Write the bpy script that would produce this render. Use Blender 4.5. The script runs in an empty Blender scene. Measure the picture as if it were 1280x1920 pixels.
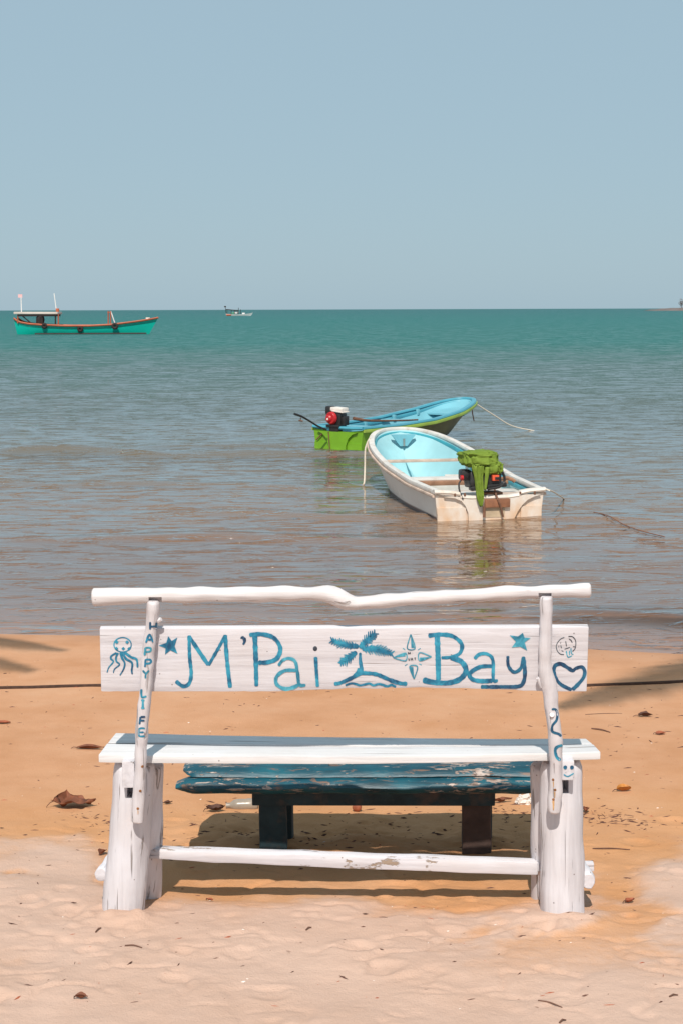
import bpy, bmesh, math, random
import numpy as np
from mathutils import Vector, Matrix, noise as mnoise
from mathutils.bvhtree import BVHTree
R = math.radians
random.seed(7)
scene = bpy.context.scene
COL = scene.collection

# ------------------------------------------------------------------ camera
H = 2.30                                   # camera height above the sea (z = 0)
F = 2937.0                                 # focal length in pixels of the 1280x1920 photograph
PITCH = math.atan(380.0 / F)
ROLL = R(0.18)
cam_d = bpy.data.cameras.new('camera')
cam = bpy.data.objects.new('camera', cam_d)
COL.objects.link(cam)
scene.camera = cam
cam_d.sensor_fit = 'VERTICAL'
cam_d.sensor_height = 36.0
cam_d.lens = F / 1920.0 * 36.0
cam_d.clip_start = 0.05
cam_d.clip_end = 60000
fw = Vector((0, math.cos(PITCH), -math.sin(PITCH)))
up0 = Vector((0, math.sin(PITCH), math.cos(PITCH)))
rt0 = Vector((1, 0, 0))
rt = rt0 * math.cos(ROLL) - up0 * math.sin(ROLL)
up = up0 * math.cos(ROLL) + rt0 * math.sin(ROLL)
CAM = Vector((0, 0, H))
cam.matrix_world = Matrix(((rt.x, up.x, -fw.x, 0), (rt.y, up.y, -fw.y, 0), (rt.z, up.z, -fw.z, H), (0, 0, 0, 1)))

# ------------------------------------------------------------------ sky, sun, exposure
SUN_EL, SUN_AZ = R(51.5), R(5)               # sun high behind the camera, a little to the left
world = bpy.data.worlds.new('World')
scene.world = world
world.use_nodes = True
wn = world.node_tree.nodes; wl = world.node_tree.links
for n in list(wn): wn.remove(n)
sky = wn.new('ShaderNodeTexSky'); sky.sky_type = 'NISHITA'; sky.sun_disc = False
sky.sun_elevation = SUN_EL
sky.sun_rotation = R(180) + SUN_AZ
sky.air_density = 1.0; sky.dust_density = 0.8; sky.ozone_density = 1.0
hs = wn.new('ShaderNodeMix'); hs.data_type = 'RGBA'; hs.blend_type = 'MIX'
hs.inputs[0].default_value = 0.88
hs.inputs[7].default_value = (3.70, 5.16, 6.08, 1)     # even sea haze over the whole sky
bg = wn.new('ShaderNodeBackground'); bg.inputs[1].default_value = 0.10
wo = wn.new('ShaderNodeOutputWorld')
wl.new(sky.outputs[0], hs.inputs[6]); wl.new(hs.outputs[2], bg.inputs[0]); wl.new(bg.outputs[0], wo.inputs[0])
sun_d = bpy.data.lights.new('sun', 'SUN'); sun_d.energy = 4.7; sun_d.angle = R(0.55); sun_d.color = (1.0, 0.93, 0.84)
sun = bpy.data.objects.new('sun', sun_d); COL.objects.link(sun)
SD = Vector((math.sin(SUN_AZ) * math.cos(SUN_EL), math.cos(SUN_AZ) * math.cos(SUN_EL), -math.sin(SUN_EL)))
sun.rotation_euler = SD.to_track_quat('-Z', 'Y').to_euler()
sun.location = (-3, -20, 30)
scene.view_settings.view_transform = 'Standard'
scene.view_settings.look = 'None'
scene.view_settings.exposure = 0.0
scene.view_settings.gamma = 1.0
scene.render.engine = 'CYCLES'
scene.cycles.max_bounces = 6
scene.cycles.transparent_max_bounces = 12
scene.render.resolution_x = 682; scene.render.resolution_y = 1024

# ------------------------------------------------------------------ helpers
def ray(px, py):
    return fw + rt * ((px - 640) / F) - up * ((py - 960) / F)
def atY(px, py, Y):
    d = ray(px, py); return CAM + d * (Y / d.y)
def atz(px, py, z=0.0):
    d = ray(px, py); return CAM + d * ((z - H) / d.z)
def mpp(p):                                  # metres per photo pixel at a point
    return (Vector(p) - CAM).dot(fw) / F

def _hash(ix, iy, seed):
    n = (ix.astype(np.int64) * 374761393 + iy.astype(np.int64) * 668265263 + seed * 144665) & 0x7fffffff
    n = ((n ^ (n >> 13)) * 1274126177) & 0x7fffffff
    n = (n ^ (n >> 16)) & 0xffff
    return n / 65535.0
def vnoise(x, y, seed=0):
    x = np.asarray(x, float); y = np.asarray(y, float)
    ix = np.floor(x); iy = np.floor(y); fx = x - ix; fy = y - iy
    fx = fx * fx * fx * (fx * (fx * 6 - 15) + 10); fy = fy * fy * fy * (fy * (fy * 6 - 15) + 10)
    a = _hash(ix, iy, seed); b = _hash(ix + 1, iy, seed); c = _hash(ix, iy + 1, seed); d = _hash(ix + 1, iy + 1, seed)
    return (a + (b - a) * fx) * (1 - fy) + (c + (d - c) * fx) * fy - 0.5
def fbm(x, y, seed=0, o=4):
    s = 0; a = 1.0
    for i in range(o):
        s = s + a * vnoise(x * 2 ** i, y * 2 ** i, seed + i * 17); a *= 0.5
    return s
def sstep(a, b, x):
    t = np.clip((x - a) / (b - a), 0, 1); return t * t * (3 - 2 * t)

def shore(x):
    return 10.75 - 0.17 * np.clip(x, -60, 60) + 0.10 * np.sin(0.9 * x + 1.0) + 0.16 * vnoise(x * 0.9, x * 0 + 3.3, 5)
def dry_edge(x):
    w = sstep(1.05, 0.62, np.abs(x + 0.03))
    e = 5.74 - 0.66 * w - 0.13 * np.exp(-((x - 0.24) / 0.17) ** 2) - 0.45 * np.exp(-((x - 0.98) / 0.12) ** 2)
    return e
def dry_mask(x, y):
    u = 0.8 * x + 0.6 * y; v = -0.6 * x + 0.8 * y          # turned so the pattern does not follow the grid
    e = dry_edge(x) + 0.34 * fbm(u * 2.3, v * 2.3, 21, 5) + 0.05 * fbm(u * 13, v * 13, 33, 3)
    d = sstep(e + 0.18, e - 0.18, y)
    patch = fbm(u * 2.6 + 5, v * 3.4, 61, 5)                # damp patches kicked up from below
    d = d * (1 - sstep(0.16, 0.42, patch) * sstep(4.30, 4.95, y) * 0.85)
    return np.clip(d, 0, 1)
_dr = random.Random(5)
DENTS = [(_dr.uniform(-1.35, 1.35), _dr.choice((_dr.uniform(4.25, 5.0), _dr.uniform(4.9, 6.2))), _dr.uniform(0.025, 0.06), _dr.uniform(0.004, 0.011)) for _ in range(46)]
def terr(x, y):
    x = np.asarray(x, float); y = np.asarray(y, float)
    t = shore(x) - y
    z = np.where(t < 0, 0.055 * t, 0.052 * t)
    z = np.where(t > 5.7, 0.2964 + 0.05 * (t - 5.7), z)
    z = np.where(t > 16, 0.8114 + 0.015 * (t - 16), z)
    z = np.maximum(z, -6.0)
    w = sstep(6.5, 5.5, y) * sstep(-40, 2, y) 
    l1 = fbm(x * 3.6, y * 4.4, 3)
    z = z + w * (0.013 * l1 + 0.0045 * fbm(x * 12 + 0.5 * y, y * 13, 9, 4) * (0.5 + sstep(-0.2, 0.4, fbm(x * 1.9, y * 2.3, 91, 3))))
    # scooped, trodden lumps
    rdg = np.abs(fbm(x * 5.2 + 2, y * 6.6, 14, 3))
    z = z - w * 0.008 * (1 - sstep(0.0, 0.16, rdg)) * sstep(-0.1, 0.3, l1 + 0.15)
    z = z + 0.010 * fbm(x * 2.2, y * 2.2, 41, 3) * sstep(-0.4, 1.0, t)
    z = z + 0.011 * dry_mask(x, y)
    for (dx_, dy_, r_, h_) in DENTS:
        q = ((x - dx_) ** 2 + ((y - dy_) * 1.15) ** 2) / r_ ** 2
        z = z - h_ * np.exp(-q * q) + h_ * 0.45 * np.exp(-((np.sqrt(q) - 1.35) / 0.35) ** 2)
    z = z + 0.045 * fbm(x * 5.5 + 0.3 * y, y * 6.5, 131, 4) * np.exp(-(((x - 0.05) / 0.75) ** 4 + ((y - 5.98) / 0.24) ** 2))
    for lx in (-0.715, 0.725): z = z + 0.020 * np.exp(-(((x - lx - 0.02) / 0.13) ** 2 + ((y - 4.93) / 0.07) ** 2)) * (1 + fbm(x * 12, y * 12, 141, 3))
    z = z - 0.012 * np.exp(-((x / 0.75) ** 4 + ((y - 5.33) / 0.26) ** 2))
    return z
def tz(x, y): return float(terr(np.array([x]), np.array([y]))[0])
def onsand(px, py):                          # the sand point seen at a photo pixel
    d = ray(px, py); a, b = 2.0, 14.0
    for _ in range(40):
        m = (a + b) / 2; p = CAM + d * (m / d.y)
        if p.z > tz(p.x, p.y): a = m
        else: b = m
    return CAM + d * (a / d.y)

def tag(o, label=None, cat=None, group=None, kind=None):
    if label: o['label'] = label
    if cat: o['category'] = cat
    if group: o['group'] = group
    if kind: o['kind'] = kind
    return o
def empty(name, loc, rz=0.0):
    o = bpy.data.objects.new(name, None); COL.objects.link(o)
    o.location = loc; o.rotation_euler = (0, 0, rz); o.empty_display_size = 0.1
    return o
def root_of(o):
    while o.parent: o = o.parent
    return o

class MB:
    def __init__(self): self.v = []; self.f = []
    def add(self, v, f):
        n = len(self.v); self.v += [tuple(p) for p in v]; self.f += [tuple(i + n for i in q) for q in f]; return self
    def bm(self, bm):
        bm.verts.index_update()
        self.add([v.co.copy() for v in bm.verts], [[v.index for v in f.verts] for f in bm.faces]); bm.free(); return self
    def bvh(self): return BVHTree.FromPolygons([Vector(p) for p in self.v], self.f)
    def build(self, name, mat, parent=None, smooth=True, local=False, angle=40):
        me = bpy.data.meshes.new(name)
        off = Vector((0, 0, 0))
        if parent is not None and not local: off = Vector(root_of(parent).location)
        elif parent is None and not local and getattr(self, 'origin', None) is not None: off = Vector(self.origin)
        me.from_pydata([Vector(p) - off for p in self.v], [], self.f)
        b = bmesh.new(); b.from_mesh(me); bmesh.ops.recalc_face_normals(b, faces=b.faces)
        b.to_mesh(me); b.free()
        me.validate(); me.update()
        o = bpy.data.objects.new(name, me); COL.objects.link(o)
        me.materials.append(mat)
        if smooth:
            for p in me.polygons: p.use_smooth = True
            me.set_sharp_from_angle(angle=R(angle))
        if parent is not None: o.parent = parent
        elif not local: o.location = off
        return o

def catmull(pts, step):
    """pts: list of tuples (any length, first three are xyz) -> resampled list"""
    P = [np.array(p, float) for p in pts]
    if len(P) == 2:
        n = max(1, int(np.linalg.norm(P[1][:3] - P[0][:3]) / step))
        return [P[0] + (P[1] - P[0]) * i / n for i in range(n + 1)]
    out = []
    for i in range(len(P) - 1):
        p0 = P[max(i - 1, 0)]; p1 = P[i]; p2 = P[i + 1]; p3 = P[min(i + 2, len(P) - 1)]
        n = max(1, int(np.linalg.norm((p2 - p1)[:3]) / step))
        for k in range(n):
            t = k / n
            out.append(0.5 * ((2 * p1) + (-p0 + p2) * t + (2 * p0 - 5 * p1 + 4 * p2 - p3) * t * t + (-p0 + 3 * p1 - 3 * p2 + p3) * t ** 3))
    out.append(P[-1]); return out

def tube(mb, pts, radii=None, seg=12, step=None, rough=0.0, rscale=10.0, caps=True, sx=1.0, sy=1.0, seed=0, bevel=0.0):
    if radii is None: pl = [tuple(p) for p in pts]
    elif np.isscalar(radii): pl = [tuple(p) + (radii,) for p in pts]
    else: pl = [tuple(p) + (r,) for p, r in zip(pts, radii)]
    if step: pl = catmull(pl, step)
    P = [Vector(p[:3]) for p in pl]; r = [float(p[3]) for p in pl]
    n = len(P); T = []
    for i in range(n):
        t = P[min(i + 1, n - 1)] - P[max(i - 1, 0)]
        T.append(t.normalized() if t.length > 1e-9 else Vector((0, 0, 1)))
    ref = Vector((0, 1, 0)) if abs(T[0].y) < 0.9 else Vector((1, 0, 0))
    a = (ref - T[0] * ref.dot(T[0])).normalized()
    vs = []; fs = []
    def ring(c, a, b, rad):
        k0 = len(vs)
        for k in range(seg):
            th = 2 * math.pi * k / seg
            d = a * math.cos(th) * sx + b * math.sin(th) * sy
            q = c + d * rad
            if rough:
                q = q + d * rough * mnoise.noise(q * rscale + Vector((seed * 3.1, 0, 0)))
                q = q + d * min(rough, rad * 0.12) * 0.9 * mnoise.noise(Vector((math.cos(th) * 2.4, math.sin(th) * 2.4 + seed, len(rings) * 0.11)))
            vs.append(q)
        return k0
    rings = []
    for i in range(n):
        a = (a - T[i] * a.dot(T[i])).normalized(); b = T[i].cross(a)
        if caps and bevel and i == 0: rings.append(ring(P[0] - T[0] * 0, a, b, r[0] * (1 - bevel)))
        if caps and bevel and i == 0: rings.append(ring(P[0] + T[0] * r[0] * bevel, a, b, r[0])); continue
        if caps and bevel and i == n - 1:
            rings.append(ring(P[i] - T[i] * r[i] * bevel, a, b, r[i])); rings.append(ring(P[i], a, b, r[i] * (1 - bevel))); continue
        rings.append(ring(P[i], a, b, r[i]))
    for i in range(len(rings) - 1):
        for k in range(seg):
            k2 = (k + 1) % seg
            fs.append((rings[i] + k, rings[i] + k2, rings[i + 1] + k2, rings[i + 1] + k))
    if caps:
        fs.append(tuple(rings[0] + k for k in range(seg))[::-1]); fs.append(tuple(rings[-1] + k for k in range(seg)))
    mb.add(vs, fs); return mb

def hexa(mb, c, bevel=0.004, cuts=(0, 0, 0), jit=0.0, jscale=9.0, warp=None):
    """c: eight corners, order x0y0z0 x1y0z0 x1y1z0 x0y1z0 then the same at the top"""
    c = [Vector(p) for p in c]
    nx, ny, nz = [k + 1 for k in cuts]
    bm = bmesh.new(); grid = {}
    def tri(u, v, w):
        lo = (c[0] * (1 - u) + c[1] * u) * (1 - v) + (c[3] * (1 - u) + c[2] * u) * v
        hi = (c[4] * (1 - u) + c[5] * u) * (1 - v) + (c[7] * (1 - u) + c[6] * u) * v
        return lo * (1 - w) + hi * w
    def g(i, j, k):
        if (i, j, k) not in grid:
            p = tri(i / nx, j / ny, k / nz)
            if warp: p = warp(p, i / nx, j / ny, k / nz)
            grid[(i, j, k)] = bm.verts.new(p)
        return grid[(i, j, k)]
    for i in range(nx):
        for j in range(ny):
            bm.faces.new((g(i, j, 0), g(i, j + 1, 0), g(i + 1, j + 1, 0), g(i + 1, j, 0)))
            bm.faces.new((g(i, j, nz), g(i + 1, j, nz), g(i + 1, j + 1, nz), g(i, j + 1, nz)))
    for i in range(nx):
        for k in range(nz):
            bm.faces.new((g(i, 0, k), g(i + 1, 0, k), g(i + 1, 0, k + 1), g(i, 0, k + 1)))
            bm.faces.new((g(i, ny, k), g(i, ny, k + 1), g(i + 1, ny, k + 1), g(i + 1, ny, k)))
    for j in range(ny):
        for k in range(nz):
            bm.faces.new((g(0, j, k), g(0, j, k + 1), g(0, j + 1, k + 1), g(0, j + 1, k)))
            bm.faces.new((g(nx, j, k), g(nx, j + 1, k), g(nx, j + 1, k + 1), g(nx, j, k + 1)))
    if bevel:
        bm.normal_update()
        ed = [e for e in bm.edges if len(e.link_faces) == 2 and e.calc_face_angle(0) > 0.6]
        bmesh.ops.bevel(bm, geom=ed, offset=bevel, segments=2, profile=0.6, affect='EDGES')
    if jit:
        for v in bm.verts: v.co += Vector(mnoise.noise_vector(v.co * jscale)) * jit
    return mb.bm(bm)
def box(mb, cx, cy, cz, sx, sy, sz, bevel=0.0, rz=0.0, rx=0.0, ry=0.0, **k):
    M = Matrix.Translation((cx, cy, cz)) @ Matrix.Rotation(rz, 4, 'Z') @ Matrix.Rotation(ry, 4, 'Y') @ Matrix.Rotation(rx, 4, 'X')
    q = [(-1, -1, -1), (1, -1, -1), (1, 1, -1), (-1, 1, -1), (-1, -1, 1), (1, -1, 1), (1, 1, 1), (-1, 1, 1)]
    return hexa(mb, [M @ Vector((a * sx / 2, b * sy / 2, d * sz / 2)) for a, b, d in q], bevel, **k)

# ------------------------------------------------------------------ materials
class NT:
    def __init__(self, name):
        self.m = bpy.data.materials.new(name); self.m.use_nodes = True
        self.t = self.m.node_tree; self.n = self.t.nodes; self.l = self.t.links
        for x in list(self.n): self.n.remove(x)
        self.out = self.n.new('ShaderNodeOutputMaterial')
    def node(self, t, **k):
        x = self.n.new('ShaderNode' + t)
        for a, b in k.items(): setattr(x, a, b)
        return x
    def link(self, a, b): self.l.new(a, b)
    def setin(self, s, v):
        if hasattr(v, 'is_output'): self.l.new(v, s)
        else: s.default_value = v
    def coord(self, scale=(1, 1, 1), kind='Object', loc=(0, 0, 0)):
        c = self.node('TexCoord'); m = self.node('Mapping')
        m.inputs['Scale'].default_value = scale; m.inputs['Location'].default_value = loc
        self.link(c.outputs[kind], m.inputs[0]); return m.outputs[0]
    def noise(self, co, scale=5.0, detail=4.0, rough=0.55, dist=0.0):
        x = self.node('TexNoise'); self.link(co, x.inputs['Vector'])
        x.inputs['Scale'].default_value = scale; x.inputs['Detail'].default_value = detail
        x.inputs['Roughness'].default_value = rough; x.inputs['Distortion'].default_value = dist
        return x.outputs[0]
    def ramp(self, fac, stops, interp='LINEAR'):
        x = self.node('ValToRGB'); x.color_ramp.interpolation = interp
        e = x.color_ramp.elements
        while len(e) < len(stops): e.new(0.5)
        for el, (p, c) in zip(e, stops):
            el.position = p; el.color = c if len(c) == 4 else tuple(c) + (1,)
        self.link(fac, x.inputs[0]); return x.outputs[0]
    def step(self, fac, a, b):
        return self.ramp(fac, [(min(a, b), (0, 0, 0) if a < b else (1, 1, 1)), (max(a, b), (1, 1, 1) if a < b else (0, 0, 0))])
    def mix(self, fac, a, b, blend='MIX'):
        x = self.node('Mix', data_type='RGBA', blend_type=blend)
        self.setin(x.inputs[0], fac)
        for s, v in ((x.inputs[6], a), (x.inputs[7], b)):
            if hasattr(v, 'is_output'): self.link(v, s)
            else: s.default_value = tuple(v) + (1,) if len(v) == 3 else v
        return x.outputs[2]
    def math(self, op, a, b=0.0, c=None, clamp=False):
        x = self.node('Math', operation=op); x.use_clamp = clamp
        self.setin(x.inputs[0], a); self.setin(x.inputs[1], b)
        if c is not None: self.setin(x.inputs[2], c)
        return x.outputs[0]
    def bump(self, h, strength=0.3, dist=0.01, normal=None):
        x = self.node('Bump'); x.inputs['Strength'].default_value = strength; x.inputs['Distance'].default_value = dist
        self.link(h, x.inputs['Height'])
        if normal: self.link(normal, x.inputs['Normal'])
        return x.outputs[0]
    def bsdf(self, color, rough=0.6, normal=None, spec=0.5, metal=0.0, trans=0.0):
        x = self.node('BsdfPrincipled')
        if hasattr(color, 'is_output'): self.link(color, x.inputs['Base Color'])
        else: x.inputs['Base Color'].default_value = tuple(color) + (1,)
        self.setin(x.inputs['Roughness'], rough)
        x.inputs['Specular IOR Level'].default_value = spec; x.inputs['Metallic'].default_value = metal
        if trans: x.inputs['Transmission Weight'].default_value = trans
        if normal: self.link(normal, x.inputs['Normal'])
        return x
    def done(self, sh):
        self.link(sh.outputs[0] if hasattr(sh, 'outputs') else sh, self.out.inputs[0]); return self.m

M = {}
def simple(name, col, rough=0.6, var=0.25, scale=8.0, bump=0.15, bscale=40.0, spec=0.4, metal=0.0, dirt=None, dirt_amt=0.4):
    t = NT(name); co = t.coord()
    n = t.noise(co, scale, 5)
    dark = tuple(c * (1 - var) for c in col); light = tuple(min(1, c * (1 + var * 0.6)) for c in col)
    c = t.ramp(n, [(0.3, dark), (0.7, light)])
    if dirt:
        f = t.step(t.noise(t.coord(loc=(3, 1, 7)), scale * 0.7, 6, 0.65), 0.66 - dirt_amt * 0.3, 0.80 - dirt_amt * 0.2)
        c = t.mix(f, c, dirt)
    nm = t.bump(t.noise(co, bscale, 3), bump, 0.004)
    M[name] = t.done(t.bsdf(c, rough, nm, spec, metal)); return M[name]

def painted_wood(name, grain, col=(0.65, 0.635, 0.675), chip=0.70, rust=False, cracks=0.5, crack_at=0.315):
    """white-washed timber; grain = axis index along which the wood runs"""
    t = NT(name)
    s = [34.0, 34.0, 34.0]; s[grain] = 2.2
    co = t.coord(tuple(s)); cf = t.coord()
    g = t.noise(co, 1.0, 6, 0.6, 0.3)
    soft = t.noise(cf, 6.0, 4)
    base = t.mix(t.step(soft, 0.35, 0.75), col, tuple(c * k for c, k in zip(col, (0.93, 0.90, 0.87))))
    base = t.mix(t.math('MULTIPLY', t.step(g, 0.52, 0.36), 0.5), base, tuple(c * k for c, k in zip(col, (0.72, 0.70, 0.70))))
    s2 = [55.0, 55.0, 55.0]; s2[grain] = 1.6
    cr = t.noise(t.coord(tuple(s2), loc=(1.3, 2.2, 0.4)), 1.0, 3, 0.5, 0.5)
    crm = t.math('MULTIPLY', t.step(cr, crack_at, crack_at - 0.04), cracks)
    base = t.mix(crm, base, (0.20, 0.16, 0.14))
    s3 = [16.0, 16.0, 16.0]; s3[grain] = 6.0
    cp = t.noise(t.coord(tuple(s3), loc=(7, 5, 3)), 1.0, 7, 0.68)
    chm = t.step(cp, chip, chip + 0.025)
    base = t.mix(chm, base, (0.33, 0.25, 0.19))
    dots = t.node('TexVoronoi'); dots.inputs['Scale'].default_value = 17.0
    t.link(cf, dots.inputs['Vector'])
    base = t.mix(t.math('MULTIPLY', t.step(dots.outputs['Distance'], 0.055, 0.035), 0.7), base, (0.10, 0.07, 0.06))
    hgt = t.math('SUBTRACT', t.math('ADD', t.math('MULTIPLY', g, 0.5), t.math('MULTIPLY', soft, 0.5)), t.math('ADD', t.math('MULTIPLY', crm, 0.9), t.math('MULTIPLY', chm, 0.25)))
    nm = t.bump(hgt, 0.8, 0.008)
    M[name] = t.done(t.bsdf(base, 0.55, nm, 0.35)); return M[name]

painted_wood('white_x', 0, chip=0.70, cracks=0.45, crack_at=0.335)
painted_wood('white_rail', 0, col=(0.65, 0.62, 0.63), chip=0.74, cracks=0.5, crack_at=0.36)
painted_wood('white_z', 2, chip=0.72, cracks=0.75, crack_at=0.38)
painted_wood('white_post', 2, col=(0.65, 0.625, 0.655), chip=0.72, cracks=0.5, crack_at=0.36)
painted_wood('white_y', 1, chip=0.66, cracks=0.7)
painted_wood('white_stretcher', 0, chip=0.60, cracks=0.7, crack_at=0.35)

painted_wood('seat_top', 0, col=(0.69, 0.68, 0.69), chip=0.76, cracks=0.6, crack_at=0.33)

def paint_mat(name, a, b, c):
    t = NT(name); co = t.coord((1, 1, 1))
    n = t.noise(co, 26.0, 3, 0.6, 0.4); n2 = t.noise(t.coord((90, 90, 20)), 1.0, 3)
    col = t.ramp(n, [(0.32, a), (0.5, b), (0.66, c)])
    col = t.mix(t.math('MULTIPLY', t.step(n2, 0.55, 0.75), 0.45), col, tuple(min(1, v * 1.9 + 0.05) for v in b))
    M[name] = t.done(t.bsdf(col, 0.45, t.bump(n2, 0.3, 0.002), 0.4))
paint_mat('blue_paint', (0.010, 0.075, 0.16), (0.018, 0.185, 0.31), (0.04, 0.33, 0.47))
paint_mat('navy_paint', (0.010, 0.035, 0.085), (0.015, 0.085, 0.17), (0.02, 0.17, 0.28))
paint_mat('teal_paint', (0.02, 0.15, 0.24), (0.05, 0.30, 0.42), (0.10, 0.42, 0.52))
paint_mat('black_paint', (0.02, 0.025, 0.035), (0.05, 0.06, 0.08), (0.09, 0.12, 0.15))
simple('raw_wood', (0.34, 0.20, 0.12), 0.8, 0.35, 20, 0.3, 60)
simple('dark_notch', (0.10, 0.06, 0.05), 0.9, 0.3, 30)
simple('nail_rust', (0.30, 0.12, 0.04), 0.8, 0.4, 60)

def table_paint():
    t = NT('table_blue')
    g = t.noise(t.coord((4, 30, 30)), 1.0, 6, 0.62, 0.4)
    c = t.ramp(t.noise(t.coord(), 7, 5), [(0.3, (0.004, 0.042, 0.066)), (0.55, (0.006, 0.072, 0.104)), (0.75, (0.011, 0.128, 0.168))])
    c = t.mix(t.math('MULTIPLY', t.step(g, 0.46, 0.32), 0.8), c, (0.012, 0.03, 0.04))
    p = t.noise(t.coord((14, 55, 55), loc=(3, 1, 0)), 1.0, 8, 0.68, 0.5)
    big = t.noise(t.coord((2.2, 5, 5), loc=(0.7, 0, 0)), 1.0, 3)
    pm = t.step(t.math('ADD', p, t.math('MULTIPLY', big, 0.55)), 0.85, 0.88)
    c = t.mix(pm, c, t.ramp(t.noise(t.coord(), 30, 3), [(0.35, (0.26, 0.18, 0.14)), (0.6, (0.44, 0.37, 0.33))]))
    p2 = t.noise(t.coord((6, 22, 22), loc=(9, 4, 2)), 1.0, 8, 0.7, 0.6)
    c = t.mix(t.step(p2, 0.58, 0.62), c, (0.16, 0.10, 0.075))
    h = t.math('SUBTRACT', g, t.math('MULTIPLY', pm, 0.4))
    M['table_blue'] = t.done(t.bsdf(c, 0.45, t.bump(h, 0.6, 0.006), 0.45))
table_paint()
simple('table_dark', (0.020, 0.045, 0.055), 0.7, 0.4, 12, 0.3, 50, dirt=(0.10, 0.065, 0.05), dirt_amt=0.5)
simple('table_leg_brown', (0.085, 0.052, 0.042), 0.8, 0.35, 14, 0.3, 50)

def sand_mat():
    t = NT('sand')
    a = t.node('Attribute', attribute_name='dry'); dry = a.outputs['Fac']
    co = t.coord(kind='Object')
    n1 = t.noise(co, 2.2, 6, 0.6); n2 = t.noise(co, 190.0, 3, 0.75); n3 = t.noise(co, 40.0, 5, 0.6)
    damp = t.ramp(n1, [(0.32, (0.485, 0.240, 0.122)), (0.52, (0.545, 0.285, 0.158)), (0.72, (0.580, 0.325, 0.192))])
    b = t.node('Attribute', attribute_name='scuffed')
    damp = t.mix(b.outputs['Fac'], damp, t.ramp(n1, [(0.3, (0.505, 0.240, 0.102)), (0.7, (0.570, 0.305, 0.160))]))
    dryc = t.ramp(n1, [(0.25, (0.515, 0.340, 0.256)), (0.55, (0.552, 0.380, 0.298)), (0.8, (0.568, 0.400, 0.318))])
    edge = t.math('ADD', dry, t.math('MULTIPLY', t.math('SUBTRACT', n3, 0.5), t.math('MULTIPLY', t.math('MULTIPLY', dry, t.math('SUBTRACT', 1.0, dry)), 2.6)), clamp=True)
    c = t.mix(edge, damp, dryc)
    c = t.mix(t.math('MULTIPLY', t.step(n2, 0.60, 0.76), 0.28), c, (0.22, 0.12, 0.075))
    c = t.mix(t.math('MULTIPLY', t.step(n2, 0.40, 0.26), 0.22), c, (0.62, 0.48, 0.38))
    w = t.node('Attribute', attribute_name='wet')
    c = t.mix(w.outputs['Fac'], c, (0.27, 0.145, 0.09))
    bn = t.bump(t.math('ADD', t.math('MULTIPLY', n3, 0.7), t.math('MULTIPLY', t.noise(co, 130, 4, 0.6), 0.45)), 0.55, 0.010)
    bn = t.bump(n2, 0.45, 0.004, bn)
    rg = t.math('SUBTRACT', 0.95, t.math('MULTIPLY', w.outputs['Fac'], 0.45))
    M['sand'] = t.done(t.bsdf(c, rg, bn, 0.15))
sand_mat()

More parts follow.
